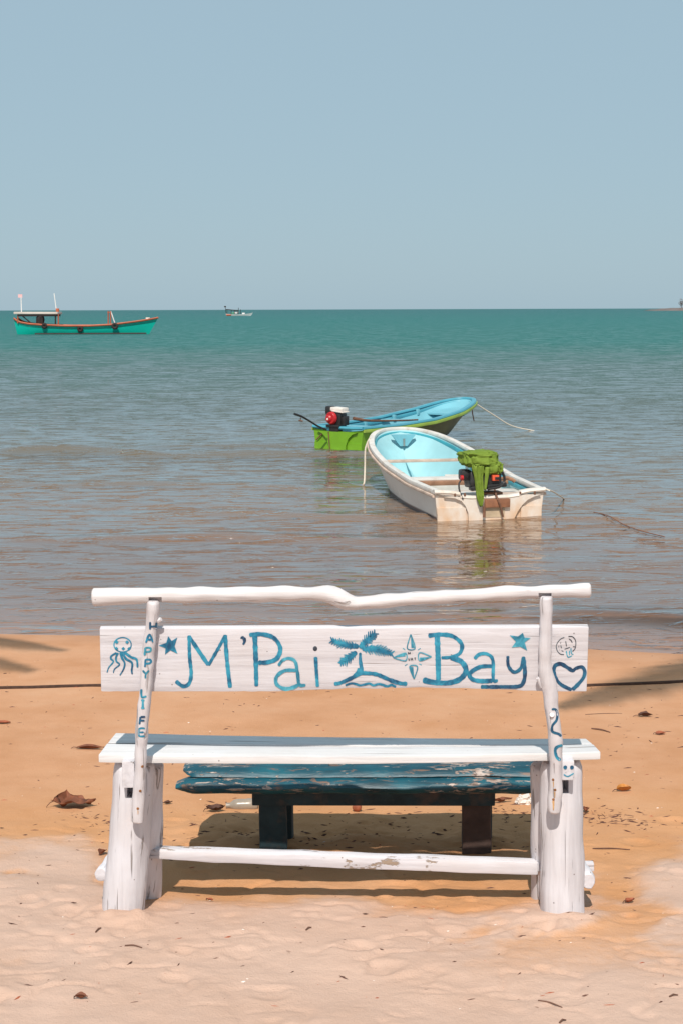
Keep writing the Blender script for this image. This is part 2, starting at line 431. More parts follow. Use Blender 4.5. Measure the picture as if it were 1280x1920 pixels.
def water_mat():
    t = NT('sea_water')
    g = t.node('NewGeometry'); s = t.node('SeparateXYZ'); t.link(g.outputs['Position'], s.inputs[0])
    ly = t.math('LOGARITHM', t.math('MAXIMUM', s.outputs[1], 1.0), 10.0)
    patch = t.noise(t.coord((0.010, 0.035, 1), 'Object'), 1.0, 4, 0.55)
    patch2 = t.noise(t.coord((0.12, 0.45, 1), 'Object'), 1.0, 4, 0.6)
    ly = t.math('ADD', ly, t.math('MULTIPLY', t.math('SUBTRACT', patch, 0.5), 0.30))
    ly = t.math('ADD', ly, t.math('MULTIPLY', t.math('SUBTRACT', patch2, 0.5), 0.10))
    f = t.math('DIVIDE', t.math('SUBTRACT', ly, 1.0), 2.5)
    L = lambda Y: (math.log10(Y) - 1) / 2.5
    col = t.ramp(f, [(0.0, (0.300, 0.148, 0.070)), (L(14), (0.250, 0.128, 0.066)), (L(19), (0.205, 0.125, 0.072)), (L(32), (0.090, 0.098, 0.074)),
                     (L(60), (0.045, 0.100, 0.082)), (L(110), (0.020, 0.132, 0.120)), (L(300), (0.013, 0.130, 0.122)), (L(1200), (0.020, 0.118, 0.122))])
    dep = t.node('Attribute', attribute_name='depth')
    alpha = t.ramp(dep.outputs['Fac'], [(0.0, (0.08,) * 3), (0.04, (0.25,) * 3), (0.14, (0.65,) * 3), (0.32, (0.95,) * 3), (0.45, (1,) * 3)])
    # ripples: crests run along the shore
    r1 = t.noise(t.coord((1.5, 5.0, 1), 'Object'), 1.0, 3, 0.55, 0.6)
    r2 = t.noise(t.coord((5.0, 17.0, 1), 'Object', (3, 7, 0)), 1.0, 3, 0.6, 0.5)
    r3 = t.noise(t.coord((0.35, 1.1, 1), 'Object', (13, 2, 0)), 1.0, 4, 0.6, 0.5)
    far = t.step(f, L(28), L(110))
    near = t.step(f, L(16), L(11))
    st1 = t.step(t.noise(t.coord((1.7, 5.0, 1), 'Object', (5, 1, 0)), 1.0, 3, 0.55, 0.8), 0.53, 0.72)
    st2 = t.step(t.noise(t.coord((4.0, 13.0, 1), 'Object', (1, 8, 0)), 1.0, 3, 0.55, 0.8), 0.54, 0.74)
    st3 = t.step(t.noise(t.coord((0.75, 0.9, 1), 'Object', (9, 4, 0)), 1.0, 3, 0.6, 0.8), 0.50, 0.70)
    hgt = t.math('ADD', t.math('MULTIPLY', r1, 0.007), t.math('MULTIPLY', r2, 0.0007))
    hgt = t.math('ADD', hgt, t.math('ADD', t.math('MULTIPLY', st1, 0.036), t.math('MULTIPLY', st2, 0.004)))
    hgt = t.math('MULTIPLY', hgt, t.math('SUBTRACT', 1.0, t.math('MULTIPLY', near, 0.5)))
    hgt = t.math('ADD', hgt, t.math('MULTIPLY', t.math('ADD', t.math('MULTIPLY', r3, 0.08), t.math('MULTIPLY', st3, 0.26)), far))
    bp = t.node('Bump'); bp.inputs['Strength'].default_value = 1.0; bp.inputs['Distance'].default_value = 1.0
    t.link(hgt, bp.inputs['Height'])
    df = t.node('BsdfDiffuse'); t.link(col, df.inputs[0])
    tr = t.node('BsdfTransparent')
    m1 = t.node('MixShader'); t.link(alpha, m1.inputs[0]); t.link(tr.outputs[0], m1.inputs[1]); t.link(df.outputs[0], m1.inputs[2])
    gl = t.node('BsdfGlossy'); t.link(t.ramp(f, [(0.0, (0.03,) * 3), (L(30), (0.04,) * 3), (L(90), (0.30,) * 3)]), gl.inputs['Roughness']); t.link(bp.outputs[0], gl.inputs['Normal'])
    fr = t.node('Fresnel'); fr.inputs[0].default_value = 1.33; t.link(bp.outputs[0], fr.inputs['Normal'])
    k = t.ramp(f, [(0.0, (1.0,) * 3), (L(14), (1.0,) * 3), (L(20), (1.0,) * 3), (L(31), (0.90,) * 3), (L(50), (0.72,) * 3), (L(100), (0.32,) * 3), (1.0, (0.20,) * 3)])
    m2 = t.node('MixShader'); t.link(t.math('MULTIPLY', t.math('MULTIPLY', fr.outputs[0], 1.62), k, clamp=True), m2.inputs[0])
    t.link(m1.outputs[0], m2.inputs[1]); t.link(gl.outputs[0], m2.inputs[2])
    M['sea_water'] = t.done(m2)
water_mat()

# ------------------------------------------------------------------ ground and sea
def lines(segs):
    out = []
    for a, b, n in segs: out += list(np.linspace(a, b, n, endpoint=False))
    out.append(segs[-1][1]); return np.array(out)
def geo(a, b, n): return list(np.geomspace(a, b, n))
def grid_mesh(name, X, Y, zf, mat, attrs):
    XX, YY = np.meshgrid(X, Y); Z = zf(XX, YY)
    v = np.stack([XX, YY, Z], -1).reshape(-1, 3)
    ny, nx = XX.shape
    i = np.arange(nx - 1)[None, :] + (np.arange(ny - 1) * nx)[:, None]
    q = np.stack([i, i + 1, i + 1 + nx, i + nx], -1).reshape(-1, 4)
    me = bpy.data.meshes.new(name)
    me.vertices.add(len(v)); me.vertices.foreach_set('co', v.ravel())
    me.loops.add(q.size); me.loops.foreach_set('vertex_index', q.ravel().astype(np.int32))
    me.polygons.add(len(q)); me.polygons.foreach_set('loop_start', np.arange(0, q.size, 4, dtype=np.int32))
    me.polygons.foreach_set('loop_total', np.full(len(q), 4, np.int32))
    me.polygons.foreach_set('use_smooth', np.ones(len(q), bool))
    me.update(calc_edges=True)
    for an, fn in attrs.items():
        at = me.attributes.new(an, 'FLOAT', 'POINT'); at.data.foreach_set('value', np.asarray(fn(XX, YY), np.float32).ravel())
    me.materials.append(mat)
    o = bpy.data.objects.new(name, me); COL.objects.link(o); return o
xs = np.concatenate([-np.array(geo(2.3, 600, 40))[::-1], np.linspace(-2.3, 2.3, 400)[1:-1], np.array(geo(2.3, 600, 40))])
ys = lines([(-300, -30, 12), (-30, 2, 40), (2, 3.9, 40), (3.9, 6.7, 310), (6.7, 12.5, 170), (12.5, 40, 50), (40, 140, 10)])
def wet_at(x, y): return sstep(0.75, -0.15, shore(x) - y + 0.25 * fbm(x * 1.5, y * 2, 71)) * 0.40
def scuff(x, y): return sstep(7.2, 5.9, y + 0.8 * fbm(x * 0.9, y * 0.9, 81))
beach = grid_mesh('beach', xs, ys, terr, M['sand'], {'dry': dry_mask, 'wet': wet_at, 'scuffed': scuff})
tag(beach, 'orange sand beach sloping down to the water', 'beach', kind='structure')

def sea_z(x, y):
    s = y - shore(x)
    a = sstep(90, 30, y) * sstep(20, 9, np.abs(x)) * (0.25 + 0.75 * sstep(0.2, 5, s))
    z = a * (0.018 * fbm(x * 0.55, y * 1.5, 101, 3) + 0.003 * fbm(x * 1.6, y * 5.0, 111, 3))
    def crest(s0, amp, wd, sd, xa, xb):
        wob = 0.9 * fbm(x * 0.35, x * 0 + sd, 121 + sd, 3)
        return amp * np.exp(-((s - s0 + wob) / wd) ** 2) * sstep(xa - 1.2, xa, x) * sstep(xb + 1.2, xb, x) * (0.6 + 0.8 * vnoise(x * 0.8, x * 0 + 9, sd))
    z = z + crest(14.2, 0.11, 0.35, 1, -5.0, 0.5) + crest(15.8, 0.08, 0.3, 2, -2.5, 2.0) + crest(9.5, 0.06, 0.3, 3, -6, -1.0)
    z = z + crest(1.05, 0.035, 0.16, 4, 0.6, 5) + crest(1.7, 0.030, 0.2, 6, 1.2, 6) + crest(4.6, 0.05, 0.25, 5, -2.5, 1.0) + crest(6.2, 0.045, 0.25, 7, -1, 4)
    return z + 0.004
xw = np.concatenate([-np.array(geo(9, 40000, 36))[::-1], np.linspace(-9, 9, 330)[1:-1], np.array(geo(9, 40000, 36))])
yw = np.concatenate([np.linspace(-30, 8.4, 6)[:-1], np.linspace(8.4, 16, 190)[:-1], np.linspace(16, 42, 360)[:-1], np.array(geo(42, 40000, 90))])
sea = grid_mesh('sea', xw, yw, sea_z, M['sea_water'], {'depth': lambda x, y: np.clip(-terr(x, y), 0, 3)})
tag(sea, 'calm sea, brown at the shore and teal farther out', 'sea', kind='structure')

# ------------------------------------------------------------------ the white bench, seen from behind
bench = empty('bench', (0.0, 5.05, 0.30))
tag(bench, 'white painted rustic wooden bench with blue hand lettering on its backrest', 'bench')
def pY(py): return 4.93 - (1540 - py) / 415.0 * 0.10        # the backrest leans towards the camera
def pix_tube(pts, Yf, seg=16, step=0.02, rough=0.0, rscale=14, seed=0, bevel=0.25, sx=1, sy=1):
    q = []
    for (x, y, r) in pts:
        Y = Yf(y) if callable(Yf) else Yf
        p = atY(x, y, Y); q.append((p.x, p.y, p.z, r * mpp(p)))
    return tube(MB(), q, None, seg, step, rough, rscale, True, sx, sy, seed, bevel)

# near legs: split logs with a slot for the seat bearers
def cut(mb, cutters):
    me = bpy.data.meshes.new('tmp'); me.from_pydata([Vector(p) for p in mb.v], [], mb.f)
    b = bmesh.new(); b.from_mesh(me); bmesh.ops.recalc_face_normals(b, faces=b.faces); b.to_mesh(me); b.free()
    o = bpy.data.objects.new('tmp', me); COL.objects.link(o)
    cs = []
    for c in cutters:
        m2 = bpy.data.meshes.new('tmpc'); m2.from_pydata([Vector(p) for p in c.v], [], c.f)
        b = bmesh.new(); b.from_mesh(m2); bmesh.ops.recalc_face_normals(b, faces=b.faces); b.to_mesh(m2); b.free()
        o2 = bpy.data.objects.new('tmpc', m2); COL.objects.link(o2); cs.append(o2)
        md = o.modifiers.new('b', 'BOOLEAN'); md.operation = 'DIFFERENCE'; md.object = o2; md.solver = 'EXACT'
    dg = bpy.context.evaluated_depsgraph_get(); dg.update()
    ev = o.evaluated_get(dg); r = bpy.data.meshes.new_from_object(ev)
    out = MB(); out.v = [tuple(v.co) for v in r.vertices]; out.f = [tuple(p.vertices) for p in r.polygons]
    for x in [o] + cs: bpy.data.objects.remove(x)
    return out
def pbox(x0, y0, x1, y1, Ya, Yb, bevel=0.003, **k):
    """box whose near face spans the given photo rectangle at depth Ya"""
    a = atY(x0, y1, Ya); b = atY(x1, y1, Ya); c = atY(x1, y0, Ya); d = atY(x0, y0, Ya); dy = Vector((0, Yb - Ya, 0))
    return hexa(MB(), [a, b, b + dy, a + dy, d, c, c + dy, d + dy], bevel, **k)

legs = []
for pts, slot in (([(231, 1745, 40), (231, 1718, 40), (236, 1660, 39.5), (242, 1590, 39), (248, 1510, 38.5), (253, 1440, 38), (254, 1427, 36.5)], (234, 1440, 249, 1506)),
                  ([(1053, 1745, 42), (1053, 1718, 42), (1053, 1640, 41), (1052, 1560, 40), (1051, 1480, 39.5), (1050, 1440, 39), (1049, 1425, 36)], (1054, 1432, 1070, 1498))):
    mb = pix_tube(pts, 5.025, 28, 0.02, 0.0045, 9, seed=len(legs), bevel=0.12)
    c = pbox(slot[0], slot[1], slot[2], slot[3], 4.90, 5.02, 0)
    legs.append(cut(mb, [c]).build('leg', M['white_z'], bench, angle=50))
for pts in ([(268, 1690, 34), (270, 1600, 34), (271, 1500, 34), (273, 1432, 34)], [(1030, 1700, 34), (1029, 1600, 34), (1028, 1500, 34), (1027, 1432, 34)]):
    legs.append(pix_tube(pts, lambda y: 5.13 + (y - 1432) / 250.0 * 0.08, 20, 0.03, 0.005, 7, seed=9, bevel=0.1).build('leg', M['white_z'], bench, angle=50))
# seat bearers: the tenons that poke out of the slots, and the bearer behind
tenon_l = pbox(229, 1428, 252, 1478, 4.918, 5.25, 0.004, jit=0.002); tenon_l.build('seat_bearer', M['white_y'], bench)
tenon_r = pbox(1052, 1426, 1076, 1464, 4.912, 5.25, 0.006, jit=0.002); tr_o = tenon_r.build('seat_bearer', M['white_y'], bench)
tr_o['label'] = 'bearer end painted with a blue smiley face'

# seat planks
def plank(nl, nr, fl, fr, th, Yn, Yf, bev=0.004, jit=0.0015, cuts=(30, 2, 0), sag=0.0):
    a, b, c, d = atY(nl[0], nl[1], Yn), atY(nr[0], nr[1], Yn), atY(fr[0], fr[1], Yf), atY(fl[0], fl[1], Yf)
    t = Vector((0, 0, -th))
    def w(p, u, v, k): return p + Vector((0, 0, -sag * 4 * u * (1 - u)))
    return hexa(MB(), [a + t, b + t, c + t, d + t, a, b, c, d], bev, cuts, jit, 6, w)
sp1 = plank((185, 1415), (1125, 1410), (201, 1393.5), (1111, 1395.5), 0.026, 4.955, 5.078, sag=0.010)
sp1.build('seat_plank', M['seat_top'], bench)
sp2 = plank((203, 1392), (1109, 1394.5), (218, 1373.5), (1098, 1385), 0.026, 5.084, 5.205, sag=0.006)
sp2.build('seat_plank', M['seat_top'], bench)

# backrest board with a chipped lower edge
def board_warp(p, u, v, w):
    X = p.x
    if w < 0.01:
        p = p + Vector((0, 0, 0.012 * max(0.0, 1 - ((X - 0.22) / 0.42) ** 2) * (1 + 0.4 * mnoise.noise(Vector((X * 14, 0, 0)))) + 0.002 * mnoise.noise(Vector((X * 30, 5, 0)))))
    return p
bt, bb = 0.026, 0.022
ft = lambda x, y: atY(x, y, pY(y) + 0.022)
c = [ft(190, 1297), ft(1099, 1297), None, None, ft(187, 1179), ft(1103, 1176)]
dn = Vector((0, 0.024, 0.006))
board = hexa(MB(), [c[0], c[1], c[1] + dn, c[0] + dn, c[4], c[5], c[5] + dn, c[4] + dn], 0.004, (60, 0, 5), 0.0, 9, board_warp)
board_o = board.build('backrest_board', M['white_x'], bench)
# posts: crooked branches nailed to the near legs
post_l = pix_tube([(258, 1541, 12), (259, 1520, 12), (262, 1470, 11.6), (265, 1400, 11.6), (269, 1340, 11.6), (273, 1297, 11.6), (279, 1230, 11.8), (285, 1170, 11.8), (287.5, 1140, 12.5), (288, 1126, 11.5)], pY, 18, 0.012, 0.004, 22, 3)
tube(post_l, [tuple(atY(297, 1163, pY(1163))), tuple(atY(303, 1161, pY(1163) - 0.004))], [0.010, 0.006], 8)
pl_o = post_l.build('backrest_post', M['white_post'], bench)
post_r = pix_tube([(1038, 1523, 12), (1039, 1500, 12.5), (1041, 1450, 12.5), (1041, 1400, 13), (1036, 1350, 13), (1031, 1305, 13.5), (1026, 1280, 15), (1021, 1262, 13.5), (1021, 1230, 11.8), (1022, 1180, 11.6), (1023, 1140, 12), (1024, 1118, 11)], pY, 18, 0.012, 0.004, 22, 5)
for (x0, y0, x1, y1, r0, r1) in ((1018, 1285, 1009, 1270, 9, 6), (1034, 1345, 1034, 1340, 5.5, 4.5), (1046, 1392, 1053, 1388, 9, 4)):
    a = atY(x0, y0, pY(y0)); b = atY(x1, y1, pY(y1) - (0.026 if x0 == 1034 else 0.0)); s = mpp(a)
    tube(post_r, [tuple(a), tuple(b)], [r0 * s, r1 * s], 10)
pr_o = post_r.build('backrest_post', M['white_post'], bench)
# top rail: one crooked branch
railY = lambda y: 4.842
rail = pix_tube([(174, 1119.5, 16.5), (230, 1117.5, 15.5), (280, 1116, 15), (360, 1115.5, 14.5), (440, 1115, 14.3), (520, 1113.5, 14.3), (585, 1112, 14.2), (612, 1112.5, 15), (632, 1119, 16), (650, 1128, 16.5), (664, 1130.5, 14.5),
                 (690, 1128, 13), (760, 1123.5, 12.7), (860, 1117, 12.3), (960, 1111.5, 12), (1030, 1109.5, 12.5), (1075, 1108, 13), (1106, 1107, 13)], railY, 24, 0.012, 0.006, 13, 8, bevel=0.18)
for (x0, y0, x1, y1, r0, r1) in ((618, 1112, 624, 1102, 9, 4.5), (655, 1133, 657, 1144, 9, 6), (252, 1110, 254, 1101.5, 8, 4), (412, 1122, 410, 1130, 8, 3.5), (748, 1118, 752, 1110, 7, 3), (905, 1118, 902, 1126, 7, 3), (474, 1124, 478, 1130, 7, 4)):
    a = atY(x0, y0, 4.842); b = atY(x1, y1, 4.842); s = mpp(a)
    tube(rail, [tuple(a), tuple(b)], [r0 * s, r1 * s], 10)
rcut = [pbox(276, 1124, 301, 1140, 4.78, 4.846, 0), pbox(1012, 1116.5, 1036.5, 1130, 4.78, 4.846, 0)]
rail = cut(rail, rcut)
rail.build('top_rail', M['white_rail'], bench, angle=50)
# stretcher bar and the end logs that tie the legs
st = MB()
a = [atY(x, y, 5.125) for x, y in ((279, 1611.5), (1008, 1642), (1008, 1618), (279, 1593))]
dy = Vector((0, 0.045, 0.003))
def st_warp(p, u, v, w): return p + Vector((0, 0, 0.004 * mnoise.noise(Vector((u * 9, 1, w))) + (-0.004 if w < 0.1 else 0) * math.sin(u * 3.14)))
hexa(st, [a[0], a[1], a[1] + dy, a[0] + dy, a[3], a[2], a[2] + dy, a[3] + dy], 0.008, (40, 0, 1), 0.002, 14, st_warp)
st.build('stretcher', M['white_stretcher'], bench)
tn = pbox(1000, 1619, 1113, 1634, 5.135, 5.165, 0.003); tn.build('stretcher_tenon', M['white_x'], bench)
tn = pbox(262, 1596, 288, 1610, 5.135, 5.165, 0.003); tn.build('stretcher_tenon', M['raw_wood'], bench)
for (x, y, r, sd) in ((188.5, 1640, 12, 1), (1102, 1652, 15.5, 2)):
    p = atY(x, y, 5.02); s = mpp(p)
    lg = tube(MB(), [tuple(p), tuple(p + Vector((0.045 if sd == 1 else -0.03, 0.34, 0.01)))], [r * s, r * s], 16, 0.03, 0.010, 30, bevel=0.15, seed=sd)
    lo = lg.build('tie_log', M['white_y'], bench)
# nail heads with rust on the posts
for (x, y, tgt) in ((259, 1516, post_l), (263.5, 1483, post_l), (267.5, 1437, post_l), (1036, 1462, post_r), (1039.5, 1481, post_r), (1036.5, 1499, post_r), (218, 1443, None), (287, 1443, None)):
    if tgt is None: continue
    loc, nrm, _, _ = tgt.bvh().ray_cast(CAM, ray(x, y).normalized())
    if loc is None: continue
    tube(MB(), [tuple(loc - nrm * 0.002), tuple(loc + nrm * 0.0015)], 0.0045, 10, bevel=0.2).build('nail', M['nail_rust'], bench)

simple('rust_stain', (0.62, 0.36, 0.16), 0.7, 0.3, 40)
# painted lettering: each stroke is a thin film of paint laid on the wood
_layer = [0]
def strokes(name, mat, target, items, parent, fills=(), step=1.0):
    """items: (points in photo pixels, width in pixels[, end width])"""
    mb = MB(); bvh = target.bvh()
    def proj(x, y, off):
        d = ray(x, y).normalized(); loc, nrm, _, _ = bvh.ray_cast(CAM, d)
        if loc is None: return None
        if nrm.dot(d) > 0: nrm = -nrm
        return loc + nrm * off
    for it in items:
        pts, w = it[0], it[1]; w1 = it[2] if len(it) > 2 else w
        _layer[0] = (_layer[0] + 1) % 12; off = 0.0007 + 0.00012 * _layer[0]
        P = catmull([(x, y, 0) for x, y in pts], step)
        n = len(P); rows = []
        for i in range(n):
            t = P[min(i + 1, n - 1)] - P[max(i - 1, 0)]; l = math.hypot(t[0], t[1]) or 1; nx, ny = -t[1] / l, t[0] / l
            ww = (w + (w1 - w) * i / max(1, n - 1)) / 2 * (1 + 0.22 * mnoise.noise(Vector((P[i][0] * 0.16, P[i][1] * 0.16, w))))
            e = min(i, n - 1 - i) * step / max(ww, 0.3)
            if e < 1: ww *= math.sqrt(max(0.08, 1 - (1 - e) ** 2))
            a = proj(P[i][0] + nx * ww, P[i][1] + ny * ww, off); b = proj(P[i][0] - nx * ww, P[i][1] - ny * ww, off)
            rows.append((a, b))
        for i in range(n - 1):
            q = [rows[i][0], rows[i][1], rows[i + 1][1], rows[i + 1][0]]
            if any(p is None for p in q): continue
            mb.add(q, [(0, 1, 2, 3)])
    for poly in fills:
        _layer[0] = (_layer[0] + 1) % 12; off = 0.0007 + 0.00012 * _layer[0]
        cx = sum(p[0] for p in poly) / len(poly); cy = sum(p[1] for p in poly) / len(poly)
        pr = [proj(x, y, off) for x, y in poly]; cp = proj(cx, cy, off)
        if cp is None or any(p is None for p in pr): continue
        mb.add([cp] + pr, [(0, i + 1, (i + 1) % len(pr) + 1) for i in range(len(pr))])
    if not mb.v: return None
    o = mb.build(name, mat, parent, smooth=False)
    return o
z1 = lambda L: [(x / 4 + 160, y / 4 + 1080) for x, y in L]
z2 = lambda L: [(x / 3.5556 + 440, y / 3.5556 + 1080) for x, y in L]
z3 = lambda L: [(x / 3.5556 + 780, y / 3.5556 + 1080) for x, y in L]
zc = lambda L: [(x / 5.3333 + 600, y / 5.3333 + 1170) for x, y in L]
zo = lambda L: [(x / 8.7286 + 180, y / 8.7273 + 1100) for x, y in L]
zh = lambda L: [(x / 9.143 + 980, y / 9.143 + 1170) for x, y in L]
zp = lambda L: [(x / 8.0 + 980, y / 8.0 + 1300) for x, y in L]
B, T, N, K = M['blue_paint'], M['teal_paint'], M['navy_paint'], M['black_paint']
bold = lambda it: (it[0], it[1] * 1.18) + tuple(w * 1.18 for w in it[2:])
S = lambda n, m, i, f=(): strokes(n, m, board, [bold(q) for q in i] if n in ('painted_letter', 'painted_heart', 'painted_apostrophe') else i, board_o, f)
S('painted_letter', B, [(z1([(780, 445), (784, 600), (796, 730), (780, 805), (735, 826), (680, 787)]), 5.2, 6.5), (z1([(778, 448), (850, 558), (925, 668)]), 6.2), (z1([(925, 670), (1000, 540), (1052, 442)]), 5.0), (z1([(1050, 440), (1065, 640), (1088, 838)]), 6.5)])
S('painted_apostrophe', N, [(z1([(1174, 452), (1182, 468)]), 9, 9), (z1([(1190, 460), (1196, 488), (1184, 514)]), 6, 3)])
S('painted_letter', B, [(z2([(135, 392), (142, 560), (146, 735)]), 8.2, 6.5), (z2([(98, 392), (180, 387), (262, 412), (305, 480), (282, 548), (220, 574), (158, 576)]), 6.5, 7)])
S('painted_letter', T, [(z2([(293, 597), (320, 562), (362, 548), (404, 570), (420, 645), (432, 722), (474, 726)]), 4.6, 5.5), (z2([(408, 628), (335, 630), (282, 668), (280, 718), (330, 750), (390, 742), (440, 714)]), 5.5, 6)])
S('painted_letter', B, [(z2([(540, 538), (546, 640), (553, 738)]), 6, 5)])
S('painted_letter_dot', K, [], [z2([(537 + 15 * math.cos(a * 0.628), 484 + 17 * math.sin(a * 0.628)) for a in range(10)])])
S('painted_letter', B, [(z3([(138, 398), (144, 560), (146, 695)]), 9, 7.5), (z3([(78, 398), (160, 390), (242, 402), (300, 452), (290, 512), (232, 540), (165, 545)]), 7.2, 5.5), (z3([(225, 545), (298, 570), (330, 630), (290, 686), (210, 712), (100, 706), (42, 690)]), 8, 8.5)])
S('painted_letter', B, [(z3([(386, 552), (418, 522), (470, 520), (508, 560), (512, 690), (542, 694)]), 6, 5), (z3([(502, 600), (422, 606), (356, 648), (370, 686), (430, 700), (508, 697)]), 6, 7)])
S('painted_letter', N, [(z3([(608, 532), (612, 598), (650, 640), (695, 612), (712, 540)]), 5.0, 5.5), (z3([(711, 536), (722, 640), (712, 706), (678, 735), (560, 738), (428, 738)]), 6.2, 6)])
def star(pts): return [tuple(p) for p in pts]
S('painted_star', B, [], [z1([(553, 520), (610, 500), (624, 450), (650, 486), (692, 460), (672, 525), (694, 582), (640, 556), (600, 588), (604, 540)])])
S('painted_star', T, [], [z3([(620, 394), (675, 402), (708, 378), (720, 410), (760, 412), (720, 442), (737, 496), (690, 470), (634, 476), (662, 436)])])
# palm on its island
fr = []
def frond(p0, p1, bend, nl, ln, rnd):
    (ax, ay), (bx, by) = p0, p1; L = math.hypot(bx - ax, by - ay); dx, dy = (bx - ax) / L, (by - ay) / L; nx, ny = -dy, dx
    P = [(ax + (bx - ax) * t + nx * bend * 4 * t * (1 - t), ay + (by - ay) * t + ny * bend * 4 * t * (1 - t)) for t in [i / 8 for i in range(9)]]
    fr.append((P, 10.0, 4.0))
    for i in range(nl):
        t = (i + 0.5) / nl; k = min(7, int(t * 8)); u = t * 8 - k
        x = P[k][0] + (P[k + 1][0] - P[k][0]) * u; y = P[k][1] + (P[k + 1][1] - P[k][1]) * u
        l = ln * 1.25 * (0.55 + 0.75 * math.sin(math.pi * (0.15 + 0.8 * t))) * random.uniform(0.8, 1.15)
        for sgn in (1, -1):
            q = (x + dx * l * 0.75 + nx * sgn * l * 0.72, y + dy * l * 0.75 + ny * sgn * l * 0.72)
            fr.append(([(x, y), ((x + q[0]) / 2 + dx * 0.5, (y + q[1]) / 2), q], 4.4, 1.4))
frond((674, 1215), (703, 1187), -1.5, 8, 9, 0); frond((672, 1212), (622, 1200), -2.5, 10, 8, 1)
frond((668, 1222), (638, 1244), -1, 8, 8, 2); frond((678, 1216), (734, 1226), -3, 11, 9, 3)
S('painted_palm_tree', B, fr + [(zc([(398, 285), (400, 370), (410, 440), (405, 490)]), 4.5, 9), (zc([(385, 440), (370, 480), (335, 520)]), 4, 6), (zc([(140, 595), (190, 592), (300, 545), (400, 495), (480, 492), (570, 505), (700, 560), (800, 592), (868, 596)]), 7, 7.5)])
S('painted_waves', B, [(zc([(250, 612), (310, 592), (360, 600), (395, 612), (440, 604), (490, 594), (530, 612), (580, 600), (620, 606), (670, 622), (710, 608), (750, 624), (800, 632)]), 4, 4.5)])
S('painted_compass', T, [(zc(t + [t[0]]), 2.0) for t in ([(903, 102), (868, 240), (946, 240)], [(728, 335), (850, 290), (850, 366)], [(1110, 325), (992, 285), (992, 365)], [(936, 548), (892, 425), (970, 425)])] +
  [(zc(t), 1.8, 1.2) for t in ([(823, 240), (848, 260)], [(1002, 240), (972, 262)], [(843, 417), (870, 400)], [(1012, 410), (986, 396)])],
  [zc([(903, 110), (908, 238), (942, 238)]), zc([(735, 335), (850, 292), (850, 322)]), zc([(992, 335), (1100, 328), (992, 362)]), zc([(936, 540), (894, 428), (928, 428)])])
S('painted_compass_words', K, [(zc(t), 1.3) for t in ([(876, 300), (878, 282), (888, 296), (897, 282), (900, 300)], [(922, 284), (920, 294)], [(878, 340), (887, 362), (895, 338)], [(903, 364), (914, 338), (924, 364)], [(907, 354), (920, 354)], [(945, 338), (946, 362)], [(936, 338), (954, 338)])])
S('painted_octopus', B, [([(230.5 + 16.2 * math.cos(a), 1208.7 + 13.5 * math.sin(a)) for a in [i * math.pi / 12 for i in range(25)]], 2.2),
  (zo([(345, 1080), (260, 1130), (250, 1180), (290, 1225), (215, 1320), (185, 1405)]), 4, 1.8), (zo([(370, 1080), (335, 1150), (340, 1220), (390, 1272), (310, 1345), (290, 1410)]), 4, 1.8),
  (zo([(405, 1075), (430, 1160), (475, 1250), (455, 1350), (395, 1450)]), 5, 2), (zo([(430, 1070), (500, 1180), (595, 1245), (590, 1370), (600, 1430)]), 5, 3), (zo([(470, 1070), (580, 1150), (670, 1190), (685, 1320)]), 5, 3.5)],
  [zo([(x - 32, y), (x, y - 32), (x + 32, y), (x, y + 32)]) for x, y in ((345, 905), (515, 905), (340, 1010), (452, 1015), (548, 1015))])
S('painted_heart', N, [(zh([(845, 805), (750, 742), (640, 682), (545, 715), (526, 820), (572, 950), (660, 1045), (830, 1130)]), 6.2, 5.0), (zh([(790, 770), (845, 800), (900, 760), (1000, 735), (1050, 800), (1034, 910), (945, 1025), (840, 1126)]), 5, 6.2)])
S('painted_doodle', K, [(zh(p), 1.5) for p in ([(705, 228), (640, 255), (585, 320), (565, 390), (590, 470), (640, 515), (700, 520)], [(770, 212), (840, 215), (890, 270), (900, 340), (885, 420), (840, 470)], [(780, 250), (820, 280), (838, 320)], [(725, 290), (740, 380)], [(640, 360), (655, 410)], [(645, 305), (635, 330)], [(605, 365), (610, 395)], [(615, 430), (628, 440)], [(650, 455), (690, 470)], [(705, 430), (770, 410), (800, 395)], [(850, 385), (890, 390)])])
S('painted_doodle', T, [(zh(p), 2.0) for p in ([(735, 460), (765, 565), (835, 540)], [(790, 455), (790, 530)], [(815, 410), (825, 500), (860, 520)])])
# words down the left post
def glyph(cx, cy, w, h, segs, wd): return [([(cx + x * w, cy + y * h) for x, y in s], wd) for s in segs]
GL = {'H': [[(-.4, -.5), (-.42, .5)], [(.45, -.4), (.4, .55)], [(-.4, .1), (.42, .1)]], 'A': [[(-.5, .55), (0, -.5), (.45, .5)], [(-.25, .15), (.25, .15)]],
      'P': [[(-.3, -.5), (-.4, .55)], [(-.3, -.45), (.4, -.4), (.35, 0), (-.3, .1)]], 'Y': [[(-.45, -.5), (0, -.05)], [(.45, -.5), (0, 0), (-.05, .55)]],
      'L': [[(-.3, -.55), (-.25, .45), (.4, .35)]], 'I': [[(0, -.5), (0, .5)], [(-.35, -.5), (.35, -.5)], [(-.35, .5), (.35, .5)]],
      'F': [[(-.2, -.45), (-.35, .55)], [(-.2, -.4), (.45, -.45)], [(-.25, .05), (.35, .05)]], 'E': [[(.4, -.5), (-.35, -.45), (-.4, .45), (.4, .5)], [(-.35, 0), (.25, 0)]]}
for ch, x, y, mt in (('H', 287.5, 1173, N), ('A', 281, 1197, B), ('P', 277.5, 1221, T), ('P', 277.5, 1243, B), ('Y', 274, 1264, T), ('L', 270, 1300, B), ('I', 268.5, 1320, T), ('F', 267, 1350, N), ('E', 267, 1373, B)):
    strokes('painted_letter', mt, post_l, glyph(x, y, 13 if ch != 'I' else 9, 14.5, GL[ch], 3.6), pl_o)
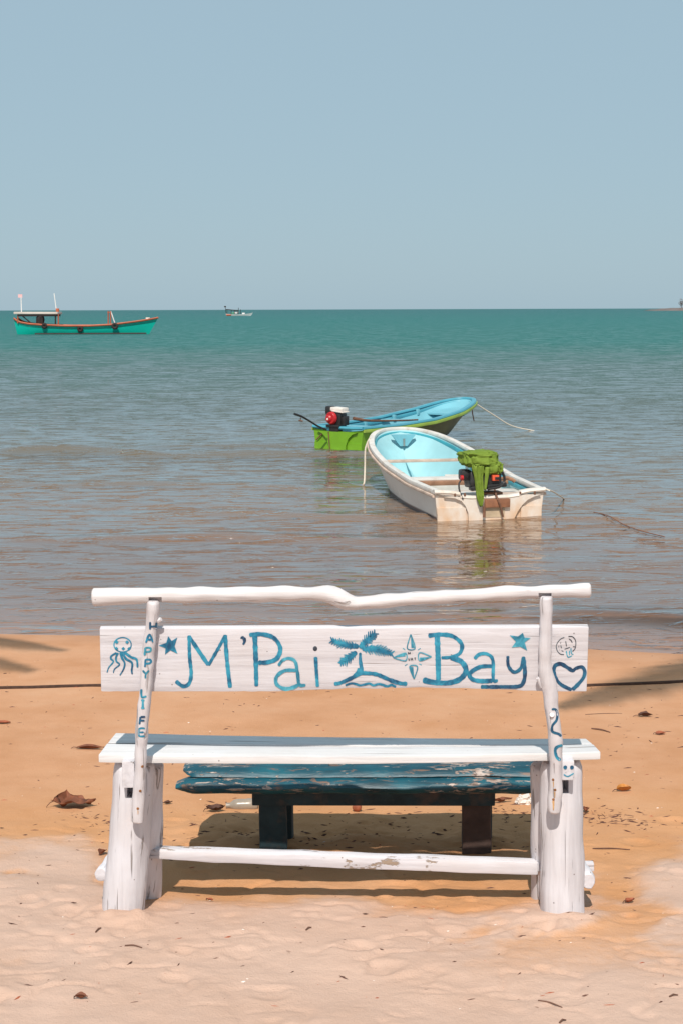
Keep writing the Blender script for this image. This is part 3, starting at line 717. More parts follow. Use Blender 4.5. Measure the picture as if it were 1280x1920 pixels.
strokes('painted_squiggle', N, post_r, [(zp([(425, 240), (480, 240), (506, 300), (497, 400), (440, 480), (432, 560), (470, 590), (530, 610), (566, 645)]), 4.0, 5)], pr_o)
strokes('painted_squiggle', B, post_r, [(zp([(585, 778), (512, 800), (480, 850), (500, 950), (556, 1003)]), 5.2)], pr_o)
for (x, y0, y1, w) in ((1036.5, 1465, 1476, 2.2), (1039, 1484, 1496, 2.6), (1036.5, 1501, 1519, 4.0), (259, 1519, 1527, 1.6)):
    strokes('rust_stain', M['rust_stain'], post_r if x > 600 else post_l, [([(x, y0), (x + 0.3, (y0 + y1) / 2), (x, y1)], w, w * 0.5)], pr_o if x > 600 else pl_o)
strokes('painted_smile', B, tenon_r, [(zp([(606, 1215), (660, 1244), (720, 1222), (762, 1186)]), 2.6, 1.6), (zp([(665, 1250), (745, 1200)]), 2.2, 1.2)], tr_o)
for x in (628, 726): strokes('painted_eye', N, tenon_r, [(zp([(x, 1080), (x + 2, 1138)]), 6.8)], tr_o)

# ------------------------------------------------------------------ the low blue bench-table in front
table = empty('low_table', (0.0, 5.75, 0.27))
tag(table, 'low weathered table with peeling dark blue paint standing beyond the bench', 'table')
def slab_x(x0, x1, prof, taper_l, taper_r, n=70, noise_amp=0.0035, seed=0):
    """profile (Y, z) swept along X; the ends taper to an adzed point"""
    mb = MB(); m = len(prof); cy = sum(p[0] for p in prof) / m; cz = sum(p[1] for p in prof) / m
    vs = []; fs = []
    for i in range(n + 1):
        t = i / n; X = x0 + (x1 - x0) * t
        k = 1.0
        if X - x0 < taper_l: k = 0.30 + 0.70 * math.sin(math.pi / 2 * (X - x0) / taper_l)
        if x1 - X < taper_r: k = 0.45 + 0.55 * math.sin(math.pi / 2 * (x1 - X) / taper_r)
        for j, (y, z) in enumerate(prof):
            q = Vector((X, cy + (y - cy) * (0.4 + 0.6 * k), cz + (z - cz) * k))
            d = noise_amp * mnoise.noise(Vector((X * 5, j * 0.7 + seed, z * 9))) + noise_amp * 0.6 * mnoise.noise(Vector((X * 16, j * 1.3, seed)))
            vs.append(q + Vector((0, d, d * 0.8)))
    for i in range(n):
        for j in range(m):
            j2 = (j + 1) % m; fs.append((i * m + j, i * m + j2, (i + 1) * m + j2, (i + 1) * m + j))
    fs.append(tuple(range(m))); fs.append(tuple(n * m + j for j in range(m))[::-1])
    return mb.add(vs, fs)
xl = atY(332, 1455, 5.6).x; xr = atY(1052, 1455, 5.6).x
top = slab_x(xl + 0.02, xr, [(5.563, 0.602), (5.573, 0.618), (5.60, 0.626), (5.70, 0.628), (5.82, 0.628), (5.95, 0.624), (5.955, 0.58), (5.80, 0.578), (5.60, 0.590)], 0.05, 0.05, seed=2)
top = cut(top, [pbox(614, 1424, 664, 1443, 5.60, 5.60, 0) if False else box(MB(), atY(639, 1437, 5.68).x, 5.70, 0.665, 0.090, 0.16, 0.12)])
top_o = top.build('tabletop', M['table_blue'], table, angle=60)
lip = slab_x(xl, xr, [(5.533, 0.553), (5.520, 0.571), (5.531, 0.588), (5.56, 0.597), (5.60, 0.598), (5.65, 0.585), (5.65, 0.545), (5.60, 0.538), (5.56, 0.540)], 0.07, 0.05, noise_amp=0.005, seed=5)
lip.build('edge_beam', M['table_blue'], table, angle=60)
box(MB(), atY(700, 1500, 5.66).x, 5.675, 0.506, (930 - 476) * mpp(atY(700, 1500, 5.66)), 0.05, 0.085, 0.004, ry=R(0.25), jit=0.002).build('crossbeam', M['table_dark'], table)
for (x0, x1, mt, tw) in ((485, 538, 'table_dark', 0.05), (866, 922, 'table_leg_brown', -0.08)):
    a = atY((x0 + x1) / 2, 1540, 5.70); s = mpp(a)
    lg = MB(); box(lg, a.x, 5.735, 0.34, (x1 - x0) * s * 0.98, 0.09, 0.36, 0.012, rz=tw, cuts=(1, 1, 4), jit=0.006)
    lg.build('leg', M[mt], table)
    lg = MB(); box(lg, a.x + 0.03, 5.90, 0.34, 0.08, 0.08, 0.36, 0.012, rz=-tw, cuts=(1, 1, 4), jit=0.006)
    lg.build('leg', M['table_dark'], table)

# ------------------------------------------------------------------ boats
simple('boat_white', (0.66, 0.615, 0.565), 0.4, 0.14, 7, 0.12, 40, 0.45, dirt=(0.46, 0.33, 0.22), dirt_amt=0.45)
def transom_mat():
    t = NT('transom_white'); co = t.coord()
    s = t.node('SeparateXYZ'); t.link(co, s.inputs[0])
    st = t.noise(t.coord((5, 5, 3.0)), 1.0, 6, 0.6)
    low = t.math('MULTIPLY', t.step(s.outputs[2], 0.30, 0.0), 0.55)
    f = t.math('MULTIPLY', t.step(t.math('ADD', st, t.math('MULTIPLY', low, 0.35)), 0.50, 0.86), 0.75)
    c = t.mix(f, (0.66, 0.60, 0.54), (0.55, 0.29, 0.11))
    M['transom_white'] = t.done(t.bsdf(c, 0.4, t.bump(st, 0.1, 0.004), 0.5))
transom_mat()
def white_hull():
    t = NT('white_hull'); co = t.coord(); s = t.node('SeparateXYZ'); t.link(co, s.inputs[0])
    n = t.noise(co, 3, 5); st = t.noise(t.coord((6, 6, 1.2)), 1.0, 5, 0.6)
    c = t.ramp(n, [(0.3, (0.60, 0.555, 0.51)), (0.7, (0.67, 0.63, 0.59))])
    c = t.mix(t.math('MULTIPLY', t.step(st, 0.55, 0.8), 0.35), c, (0.48, 0.34, 0.22))
    c = t.mix(t.step(s.outputs[2], 0.055, 0.035), c, (0.085, 0.030, 0.020))
    M['white_hull'] = t.done(t.bsdf(c, 0.35, None, 0.5))
white_hull()
simple('boat_cyan', (0.31, 0.55, 0.59), 0.4, 0.12, 3, 0.05, 30, 0.5)
simple('boat_cyan_dark', (0.05, 0.33, 0.40), 0.5, 0.2, 5)
simple('boat_blue', (0.070, 0.31, 0.40), 0.32, 0.12, 3, 0.05, 30, 0.5)
simple('boat_blue_light', (0.17, 0.43, 0.51), 0.35, 0.1, 3, 0.05, 30, 0.5)
simple('boat_green', (0.16, 0.35, 0.015), 0.35, 0.15, 3, 0.05, 30, 0.5)
simple('boat_olive', (0.17, 0.20, 0.045), 0.4, 0.2, 4, 0.05, 30, 0.5, dirt=(0.11, 0.06, 0.035), dirt_amt=0.5)
simple('boat_moss', (0.30, 0.42, 0.06), 0.4, 0.2, 4)
simple('plank_worn', (0.55, 0.42, 0.34), 0.7, 0.3, 9, 0.2, 50)
simple('plank_brown', (0.33, 0.17, 0.10), 0.7, 0.35, 9, 0.2, 50)
simple('block_brown', (0.27, 0.115, 0.06), 0.6, 0.35, 12, 0.2, 50)
simple('panel_beige', (0.48, 0.37, 0.25), 0.5, 0.25, 9)
simple('engine_black', (0.022, 0.020, 0.020), 0.4, 0.4, 20, 0.2, 50, 0.5)
simple('engine_red', (0.42, 0.012, 0.016), 0.35, 0.2, 12, 0.1, 40, 0.5)
simple('engine_orange', (0.70, 0.10, 0.04), 0.4, 0.2, 12)
simple('engine_white', (0.72, 0.66, 0.60), 0.4, 0.15, 12)
simple('steel', (0.45, 0.43, 0.40), 0.35, 0.2, 20, 0.1, 50, 0.5, 0.8)
simple('rusty_iron', (0.16, 0.075, 0.045), 0.7, 0.4, 20)
simple('hull_waterline', (0.10, 0.035, 0.02), 0.6, 0.3, 8)
simple('rope_pale', (0.62, 0.55, 0.46), 0.9, 0.2, 60, 0.3, 200)
simple('rope_dark', (0.060, 0.030, 0.020), 0.9, 0.4, 40, 0.3, 200)
simple('rope_brown', (0.22, 0.10, 0.06), 0.9, 0.3, 40, 0.3, 200)
def cloth_mat():
    t = NT('green_cloth'); co = t.coord(); n = t.noise(co, 9, 5, 0.6, 0.8)
    c = t.ramp(n, [(0.3, (0.105, 0.165, 0.018)), (0.7, (0.185, 0.265, 0.038))])
    M['green_cloth'] = t.done(t.bsdf(c, 0.75, t.bump(n, 0.5, 0.02), 0.2))
cloth_mat()

def interp(tab, t):
    xs_, vs_ = zip(*tab); return float(np.interp(t, xs_, vs_))
class Hull:
    def __init__(s, L, wg, zs, wc, zk, rake, zfl, nt=44):
        s.L, s.wg, s.zs, s.wc, s.zk, s.rake, s.zfl, s.nt = L, wg, zs, wc, zk, rake, zfl, nt
        s.ts = [1 - (1 - i / nt) ** 1.5 for i in range(nt + 1)]
    def W(s, t, tab, pw=2.4, t0=0.52):
        w = interp(tab, t)
        if t > t0: w *= max(0.0, 1 - ((t - t0) / (1 - t0)) ** pw) ** (1 / pw)
        return w
    def pt(s, t, k, side, inset=0.0, lift=0.0):
        zs_ = interp(s.zs, t); zk = interp(s.zk, t); wg = s.W(t, s.wg); wc = s.W(t, s.wc, 1.7, 0.30)
        if k < 0.4: q = k / 0.4; w = wc * q ** 0.8; z = zk + (0.06 + 0.04 * t) * q ** 2.2
        else:
            q = (k - 0.4) / 0.6; zc_ = zk + 0.06 + 0.04 * t; w = wc + (wg - wc) * q ** 0.9; z = zc_ + (zs_ - zc_) * q
        w = max(0.0, w - inset); hz = (z - zk) / max(0.05, zs_ - zk)
        x = s.L * t - s.rake * (1 - hz) * max(0, (t - 0.5) / 0.5) ** 2 - (inset * 1.0 if t > 0.9 else 0) * max(0, (t - 0.9) / 0.1)
        return Vector((side * w, x, z + lift))
    KS = [0, 0.13, 0.27, 0.4, 0.5, 0.6, 0.7, 0.8, 0.9, 1.0]
    def shell(s, inset=0.0, lift=0.0, kmin=0.0, kmax=1.0, t0=0.0, floor=None, transom=True):
        mb = MB(); ks = [kmin + (kmax - kmin) * k for k in s.KS]; m = len(ks) * 2 - 1; vs = []; fs = []
        for t in s.ts:
            t = max(t, t0)
            row = [s.pt(t, k, -1, inset, lift) for k in reversed(ks)] + [s.pt(t, k, 1, inset, lift) for k in ks[1:]]
            if floor is not None:
                for p in row: p.z = max(p.z, floor + 0.0)
            vs += row
        for i in range(len(s.ts) - 1):
            for j in range(m - 1): fs.append((i * m + j, i * m + j + 1, (i + 1) * m + j + 1, (i + 1) * m + j))
        if transom: fs.append(tuple(range(m)))
        return mb.add(vs, fs)
    def sheer(s, ww, hh, inset=0.0, lift=0.0, t0=0.0, across=False):
        path = [s.pt(t, 1.0, -1, inset, lift) for t in s.ts if t >= t0] + [s.pt(t, 1.0, 1, inset, lift) for t in reversed(s.ts[:-1]) if t >= t0]
        return sweep(path, ww, hh)
def sweep(path, ww, hh, closed=False):
    mb = MB(); n = len(path); prof = [(-.5, -.5), (.5, -.5), (.62, -.1), (.5, .42), (.2, .5), (-.2, .5), (-.5, .42), (-.62, -.1)]
    vs = []; fs = []; m = len(prof)
    for i in range(n):
        t = path[min(i + 1, n - 1)] - path[max(i - 1, 0)]; t.z = 0
        t = t.normalized() if t.length > 1e-6 else Vector((1, 0, 0)); nn = Vector((-t.y, t.x, 0))
        for a, b in prof: vs.append(path[i] + nn * a * ww + Vector((0, 0, b * hh)))
    for i in range(n - 1):
        for j in range(m): fs.append((i * m + j, i * m + (j + 1) % m, (i + 1) * m + (j + 1) % m, (i + 1) * m + j))
    fs.append(tuple(range(m))[::-1]); fs.append(tuple((n - 1) * m + j for j in range(m)))
    return mb.add(vs, fs)
def prism(poly, y0, y1):
    """polygon in (x, z) between two y planes"""
    n = len(poly); vs = [(x, y0, z) for x, z in poly] + [(x, y1, z) for x, z in poly]
    fs = [tuple(range(n)), tuple(range(n, 2 * n))[::-1]] + [(i, (i + 1) % n, n + (i + 1) % n, n + i) for i in range(n)]
    return MB().add(vs, fs)
def b(mb, name, mat, parent, **k): return mb.build(name, M[mat], parent, local=True, **k)

# ---- white boat, stern towards the camera
pa = atz(822, 975, 0); pb = atz(1003, 968, 0); mid = (pa + pb) / 2 + Vector((0, -0.22, 0))
hd = math.atan2(0.180, 0.98)                                   # heading turned to the left
wb = empty('boat', (mid.x, mid.y, 0), hd)
tag(wb, 'white open boat with pale blue inside and a green cloth over its motor', 'boat', 'small boats moored in the shallows')
hw = (pb - pa).length / 2
h1 = Hull(4.60, [(0, hw + 0.035), (0.2, hw + 0.075), (0.45, hw + 0.10), (0.7, hw + 0.10), (1, hw + 0.10)], [(0, 0.315), (0.25, 0.325), (0.5, 0.39), (0.75, 0.51), (1, 0.66)],
          [(0, hw - 0.005), (0.3, hw + 0.02), (0.6, hw), (1, hw)], [(0, -0.13), (0.6, -0.13), (0.8, -0.06), (1, 0.12)], 0.55, 0.05)
hull = h1.shell(transom=False); b(hull, 'hull', 'white_hull', wb)
b(h1.shell(inset=0.035, lift=0.012, transom=False, floor=0.05, t0=0.008), 'interior', 'boat_cyan', wb)
b(h1.sheer(0.068, 0.050, 0.02, 0.012), 'gunwale', 'boat_white', wb)
b(h1.sheer(0.012, 0.05, 0.075, -0.045, t0=0.02), 'inner_strip', 'boat_cyan_dark', wb)
b(h1.sheer(0.035, 0.03, -0.022, -0.03), 'rub_rail', 'plank_worn', wb)
# transom with arched corner recesses, centre panel and motor block
tw = hw
tpoly = [(-tw - 0.045, 0.30), (-tw - 0.005, -0.06), (-0.3, -0.11), (0.3, -0.11), (tw + 0.005, -0.06), (tw + 0.045, 0.30), (tw * 0.6, 0.275), (0.24, 0.245), (-0.26, 0.245), (-tw * 0.6, 0.275)]
trn = b(prism(tpoly, 0.0, 0.045), 'transom', 'transom_white', wb)
b(prism([(-0.52, 0.278), (-0.40, 0.262), (-0.33, 0.232), (-0.28, 0.175), (-0.25, 0.10), (-0.237, -0.10), (0.262, -0.10), (0.275, 0.03), (0.31, 0.10), (0.36, 0.17), (0.42, 0.225), (0.50, 0.262), (0.57, 0.278), (0.4, 0.285), (0.2, 0.25), (-0.22, 0.25), (-0.4, 0.285)], -0.035, 0.002), 'transom_panel', 'transom_white', trn)
for sx0, sx1 in ((-tw - 0.02, -0.27), (0.35, tw + 0.02)):
    b(prism([(sx0, -0.06), (sx1, -0.08), (sx1, 0.155), (sx0, 0.155)], -0.014, 0.002), 'transom_step', 'transom_white', trn)
b(prism([(-0.075, 0.045), (0.155, 0.045), (0.165, 0.16), (-0.075, 0.16)], -0.041, -0.034), 'recess_plate', 'panel_beige', trn)
mb = MB(); box(mb, 0.070, -0.045, 0.20, 0.285, 0.06, 0.092, 0.006, jit=0.002); b(mb, 'motor_block', 'block_brown', trn)
mb = MB(); box(mb, 0.05, 0.13, 0.275, 0.22, 0.20, 0.07, 0.012, jit=0.004); b(mb, 'motor_seat', 'block_brown', wb)
path = [Vector((x, 0.01, z)) for x, z in ((-tw - 0.06, 0.335), (-tw * 0.8, 0.325), (-tw * 0.6, 0.305), (-0.34, 0.275), (-0.22, 0.262), (0.2, 0.262), (0.32, 0.278), (tw * 0.62, 0.308), (tw * 0.8, 0.325), (tw + 0.06, 0.335))]
b(sweep(path, 0.085, 0.045), 'transom_cap', 'transom_white', wb)
# floor, thwarts and lockers
mb = MB(); box(mb, 0, 2.75, 0.405, 2 * h1.W(0.58, h1.wg) - 0.05, 0.11, 0.03, 0.004, jit=0.002); b(mb, 'thwart', 'plank_worn', wb)
mb = MB(); box(mb, 0, 1.28, 0.285, 2 * hw + 0.15, 0.13, 0.05, 0.004, jit=0.002); b(mb, 'thwart', 'plank_brown', wb)
mb = MB(); box(mb, 0, 1.72, 0.20, 2 * hw + 0.10, 0.28, 0.20, 0.012); b(mb, 'locker', 'boat_white', wb)
mb = MB(); box(mb, 0, 0.82, 0.22, 2 * hw + 0.05, 0.34, 0.03, 0.008); b(mb, 'locker', 'boat_white', wb)
mb = MB(); box(mb, 0, 0.45, 0.235, 2 * hw, 0.20, 0.025, 0.006); b(mb, 'thwart', 'plank_worn', wb)
mb = MB(); box(mb, 0.26, 2.30, 0.16, 0.36, 0.5, 0.05, 0.01, rz=-0.25, rx=0.25); b(mb, 'deck_board', 'boat_white', wb)
mb = MB(); tube(mb, [(0.62, 1.85, 0.30), (0.45, 2.4, 0.14), (0.56, 3.1, 0.38)], 0.018, 8, 0.06); b(mb, 'rib', 'boat_white', wb)
mb = MB(); tube(mb, [(-0.62, 3.0, 0.40), (-0.40, 3.0, 0.12), (0.40, 3.0, 0.12), (0.64, 3.0, 0.40)], 0.014, 8, 0.06); b(mb, 'rib', 'boat_cyan', wb)
mb = MB(); tube(mb, [(0, 1.9, 0.055), (0, 3.4, 0.07), (0, 4.2, 0.30)], 0.014, 8, 0.06); b(mb, 'keelson', 'boat_cyan', wb)
mb = prism([(-0.17, 0.615), (0.17, 0.615), (0.05, 0.46), (-0.05, 0.46)], 4.27, 4.33); b(mb, 'breasthook', 'boat_blue_light', wb)
mb = MB(); tube(mb, [(0, 4.25, 0.56), (0, 4.25, 0.46)], 0.014, 8); b(mb, 'mooring_eye', 'steel', wb)
# outboard engine
eng = MB(); box(eng, -0.05, 0.12, 0.45, 0.36, 0.30, 0.17, 0.035, rx=R(-6), cuts=(2, 2, 2), jit=0.01); box(eng, -0.02, 0.02, 0.38, 0.40, 0.14, 0.05, 0.012, ry=R(-6)); box(eng, -0.25, 0.12, 0.50, 0.12, 0.16, 0.12, 0.03)
b(eng, 'engine', 'engine_black', wb)
mb = MB(); box(mb, 0.045, -0.055, 0.478, 0.075, 0.05, 0.062, 0.006); b(mb, 'engine_badge', 'engine_orange', wb)
mb = MB(); box(mb, 0.06, -0.083, 0.474, 0.05, 0.01, 0.03, 0.003); b(mb, 'engine_grille', 'engine_black', wb)
mb = MB(); tube(mb, [(0.13, -0.03, 0.54), (0.155, -0.03, 0.48), (0.15, -0.03, 0.42), (0.08, -0.07, 0.375), (-0.05, -0.09, 0.36)], 0.014, 8, 0.03); b(mb, 'engine_frame', 'engine_black', wb)
mb = MB(); tube(mb, [(0.05, -0.02, 0.34), (0.06, -0.07, 0.27), (0.10, -0.085, 0.16), (0.13, -0.08, 0.05)], 0.012, 8, 0.03); b(mb, 'clamp_strap', 'rusty_iron', wb)
mb = MB(); tube(mb, [(-0.08, -0.07, 0.17), (-0.082, -0.075, 0.05)], 0.016, 8); b(mb, 'clamp_strap', 'rusty_iron', wb)
mb = MB(); tube(mb, [(-0.29, 0.05, 0.47), (-0.34, 0.02, 0.42), (-0.34, -0.01, 0.33), (-0.31, -0.04, 0.25)], 0.010, 8, 0.03); b(mb, 'fuel_hose', 'engine_black', wb)
mb = MB(); tube(mb, [(-0.32, 0.04, 0.475), (-0.29, 0.04, 0.475)], 0.030, 10); b(mb, 'hose_fitting', 'engine_red', wb)
mb = MB(); tube(mb, [(0.10, 0.4, 0.385), (0.36, 0.55, 0.405), (0.45, 0.55, 0.36)], 0.022, 8, 0.05); b(mb, 'tiller', 'plank_brown', wb)
for x in (-0.40, -0.29, 0.335, 0.50): 
    mb = MB(); box(mb, x, -0.036, 0.300, 0.022, 0.012, 0.035, 0.002); b(mb, 'cleat', 'rusty_iron', wb)
# green cloth tied over the engine
def lump(cx, cy, cz, sx, sy, sz, amp, seed, sub=4, sq=0.6, fold=0.0):
    bm = bmesh.new(); bmesh.ops.create_icosphere(bm, subdivisions=sub, radius=1)
    for v in bm.verts:
        p = v.co.copy(); q = Vector([math.copysign(abs(c) ** sq, c) for c in p])
        n = mnoise.noise(p * 1.6 + Vector((seed, 0, 0))) + 0.55 * mnoise.noise(p * 4.2 + Vector((0, seed, 0))) + 0.3 * abs(mnoise.noise(p * 8 + Vector((seed, 2, 0)))) - fold * (1 - abs(mnoise.noise(Vector((p.x * 3.4 + p.z, p.y * 3.4 - p.z, p.z * 1.2 + seed)))) * 4 if abs(mnoise.noise(Vector((p.x * 3.4 + p.z, p.y * 3.4 - p.z, p.z * 1.2 + seed)))) < 0.25 else 0)
        v.co = Vector((cx + q.x * sx * (1 + amp * n), cy + q.y * sy * (1 + amp * n), cz + q.z * sz * (1 + amp * n)))
    return MB().bm(bm)
cv = lump(-0.10, 0.13, 0.675, 0.215, 0.20, 0.088, 0.15, 3, 5, fold=0.75)
m2 = lump(0.0, 0.11, 0.575, 0.150, 0.17, 0.085, 0.15, 8, 5, fold=0.75); cv.add(m2.v, m2.f)
cl = b(cv, 'engine_cover', 'green_cloth', wb, angle=180)
def sheet(rows, thick=0.006):
    """rows of points -> folded cloth strip"""
    mb = MB(); n = len(rows); m = len(rows[0]); vs = [p for r in rows for p in r] + [(p[0], p[1] + thick, p[2]) for r in rows for p in r]; o = n * m; fs = []
    for i in range(n - 1):
        for j in range(m - 1):
            a = i * m + j; fs.append((a, a + 1, a + m + 1, a + m)); fs.append((o + a, o + a + m, o + a + m + 1, o + a + 1))
    per = [j for j in range(m)] + [i * m + m - 1 for i in range(1, n)] + [(n - 1) * m + j for j in range(m - 2, -1, -1)] + [i * m for i in range(n - 2, 0, -1)]
    for k in range(len(per)):
        p, q = per[k], per[(k + 1) % len(per)]; fs.append((p, q, o + q, o + p))
    return mb.add(vs, fs)
rows = []
for i in range(22):
    t = i / 21; z = 0.62 - 0.45 * t; cx = -0.155 + 0.03 * t; w = 0.075 * (1 - 0.35 * t) + 0.03 * math.exp(-((t - 0.05) / 0.15) ** 2) - (0.03 * max(0, (t - 0.8) / 0.2))
    y0 = -0.075 - 0.02 * t
    rows.append([(cx + w * (j / 8 * 2 - 1) * 0.66, y0 + 0.022 * math.sin(j * 1.9 + t * 3) + 0.006 * mnoise.noise(Vector((j * 0.5, t * 5, 0))), z + 0.01 * math.sin(j * 2)) for j in range(9)])
b(sheet(rows), 'hanging_end', 'green_cloth', cl, angle=180)
rows = []
for i in range(12):
    t = i / 11; z = 0.60 - 0.25 * t; cx = -0.05 - 0.03 * t; w = 0.028 * (1 - 0.5 * t)
    rows.append([(cx + w * (j / 4 * 2 - 1), -0.095 - 0.01 * t + 0.008 * math.sin(j * 1.7), z) for j in range(5)])
b(sheet(rows), 'hanging_end', 'green_cloth', cl, angle=180)

# ---- green boat behind it
ps = atz(592, 845, 0); pe = atz(676, 848, 0)
gh = math.atan2(-0.58, 0.815)
gm = Vector(((ps.x + pe.x) / 2, 25.75, 0))
gb = empty('boat', (gm.x, gm.y, 0), gh)
tag(gb, 'lime green boat with bright blue inside, raised bow and bare red engine', 'boat', 'small boats moored in the shallows')
gw = 0.45
h2 = Hull(4.12, [(0, gw + 0.05), (0.2, gw + 0.11), (0.5, gw + 0.13), (0.8, gw + 0.10), (1, gw + 0.08)], [(0, 0.365), (0.25, 0.36), (0.5, 0.39), (0.75, 0.485), (0.9, 0.585), (1, 0.645)],
          [(0, gw - 0.01), (0.3, gw + 0.02), (0.6, gw - 0.02), (1, gw - 0.1)], [(0, -0.12), (0.55, -0.12), (0.8, -0.02), (1, 0.22)], 0.75, 0.05)
def split_hull():
    f = h2.shell(transom=False, kmin=0.0, kmax=1.0); return f
def hull_two():
    t = NT('green_hull_shaded_bow'); co = t.coord(); s = t.node('SeparateXYZ'); t.link(co, s.inputs[0])
    n = t.noise(co, 4, 5)
    g = t.ramp(n, [(0.3, (0.13, 0.30, 0.012)), (0.7, (0.18, 0.37, 0.016))]); o = t.ramp(n, [(0.3, (0.085, 0.070, 0.026)), (0.7, (0.135, 0.120, 0.036))])
    c = t.mix(t.step(t.math('MULTIPLY', s.outputs[1], 0.2), 0.20, 0.38), g, o); M['green_hull_shaded_bow'] = t.done(t.bsdf(c, 0.35, None, 0.5))  # shade of the flared bow painted in: green turns dark olive going forward
hull_two()
b(split_hull(), 'hull', 'green_hull_shaded_bow', gb)
b(h2.shell(inset=0.03, lift=0.012, transom=False, floor=0.05, t0=0.008), 'interior', 'boat_blue_light', gb)
b(h2.sheer(0.075, 0.05, 0.02, 0.012), 'gunwale', 'boat_blue', gb)
b(h2.sheer(0.03, 0.05, -0.02, -0.035), 'rub_rail', 'boat_moss', gb)
b(h2.sheer(0.012, 0.06, 0.075, -0.05, t0=0.02), 'inner_strip', 'boat_blue', gb)
gt = b(prism([(-gw - 0.045, 0.34), (-gw, -0.05), (-0.25, -0.10), (0.25, -0.10), (gw, -0.05), (gw + 0.045, 0.34), (0.22, 0.31), (-0.22, 0.31)], 0.0, 0.04), 'transom', 'boat_green', gb)
b(prism([(-0.40, 0.30), (-0.30, 0.27), (-0.22, 0.20), (-0.17, 0.08), (-0.16, -0.09), (0.17, -0.09), (0.18, 0.08), (0.23, 0.20), (0.31, 0.27), (0.40, 0.30), (0.2, 0.305), (-0.2, 0.305)], -0.04, 0.002), 'transom_panel', 'boat_green', gt)
for a0, a1 in ((-gw - 0.02, -0.19), (0.20, gw + 0.02)): b(prism([(a0, -0.05), (a1, -0.07), (a1, 0.12), (a0, 0.12)], -0.014, 0.002), 'transom_step', 'boat_green', gt)
mb = MB(); tube(mb, [(-0.16, -0.05, 0.30), (-0.13, -0.05, -0.02)], 0.009, 6); b(mb, 'drip_line', 'rusty_iron', gt)
mb = MB(); tube(mb, [(-0.30, -0.03, 0.26), (-0.42, -0.03, 0.15)], 0.010, 6); b(mb, 'brace', 'rusty_iron', gt)
b(sweep([Vector((x, 0.02, z)) for x, z in ((-gw - 0.05, 0.375), (-0.3, 0.37), (0.3, 0.37), (gw + 0.05, 0.375))], 0.10, 0.05), 'transom_cap', 'boat_blue', gb)
for y_, z_ in ((0.9, 0.32), (2.1, 0.36)):
    mb = MB(); box(mb, 0, y_, z_, 2 * gw + 0.12, 0.22, 0.03, 0.006); b(mb, 'thwart', 'boat_blue_light', gb)
for y_ in (1.5, 2.4, 3.1):
    for sd in (-1, 1):
        p = h2.pt(y_ / 4.12, 0.96, sd, 0.07); mb = MB(); box(mb, p.x, p.y, p.z - 0.02, 0.05, 0.07, 0.11, 0.008); b(mb, 'rib', 'boat_blue_light', gb)
fdeck = MB(); ring = [h2.pt(t, 1.0, -1, 0.06, -0.10) for t in h2.ts if t > 0.80] + [h2.pt(t, 1.0, 1, 0.06, -0.10) for t in reversed(h2.ts[:-1]) if t > 0.80]
fdeck.add(ring + [p - Vector((0, 0, 0.03)) for p in ring], [tuple(range(len(ring))), tuple(range(len(ring), 2 * len(ring)))[::-1]] + [(i, (i + 1) % len(ring), len(ring) + (i + 1) % len(ring), len(ring) + i) for i in range(len(ring))])
b(fdeck, 'foredeck', 'boat_blue_light', gb)
# long-tail engine standing on the stern
def shrink(mb): mb.v = [(p[0] * 0.86 - 0.075, p[1] * 0.86, 0.36 + (p[2] - 0.36) * 0.86 - 0.015) for p in mb.v]
mb = MB(); box(mb, 0, 0.06, 0.42, 0.30, 0.26, 0.05, 0.008); box(mb, 0.02, 0.02, 0.36, 0.22, 0.14, 0.10, 0.01); shrink(mb); b(mb, 'engine_mount', 'engine_black', gb)
mb = MB(); box(mb, 0.02, 0.10, 0.55, 0.26, 0.24, 0.24, 0.03, cuts=(1, 1, 1), jit=0.01); box(mb, 0.18, 0.10, 0.52, 0.08, 0.16, 0.18, 0.015); shrink(mb); b(mb, 'engine', 'engine_black', gb)
mb = MB(); tube(mb, [(-0.03, -0.03, 0.57), (-0.03, -0.10, 0.57)], [0.125, 0.115], 24, bevel=0.12); tube(mb, [(-0.06, -0.09, 0.56), (-0.06, -0.135, 0.56)], [0.075, 0.06], 20, bevel=0.2); shrink(mb); b(mb, 'fan_housing', 'engine_red', gb)
mb = MB(); tube(mb, [(-0.06, -0.133, 0.555), (-0.06, -0.142, 0.555)], 0.020, 14); shrink(mb); b(mb, 'starter_cap', 'engine_white', gb)
mb = MB(); box(mb, 0.06, 0.08, 0.735, 0.28, 0.22, 0.075, 0.02, ry=R(3)); box(mb, 0.09, 0.08, 0.695, 0.26, 0.23, 0.022, 0.006, ry=R(6)); shrink(mb); b(mb, 'fuel_tank', 'engine_white', gb)
mb = MB(); box(mb, -0.15, 0.08, 0.71, 0.13, 0.18, 0.17, 0.035, jit=0.006); box(mb, -0.17, 0.06, 0.60, 0.07, 0.12, 0.10, 0.02); shrink(mb); b(mb, 'air_filter', 'engine_black', gb)
M_g = Matrix.Rotation(-gh, 3, 'Z')
def gl(px, py, Y):                                         # photo pixel at a depth -> boat frame
    p = atY(px, py, Y) - Vector((gm.x, gm.y, 0)); return tuple(M_g @ p)
mb = MB(); tube(mb, [gl(612, 806, 25.7), gl(596, 799, 25.6), gl(580, 789, 25.45), gl(565, 780.5, 25.3), gl(552, 776, 25.2)], [0.016, 0.016, 0.016, 0.018, 0.02], 8, 0.05); b(mb, 'steering_handle', 'engine_black', gb)
mb = MB(); tube(mb, [gl(564, 783, 25.3), gl(563, 789, 25.3)], 0.008, 6); tube(mb, [gl(560, 788, 25.3), gl(568, 790, 25.3)], 0.012, 6); b(mb, 'throttle_lever', 'rusty_iron', gb)
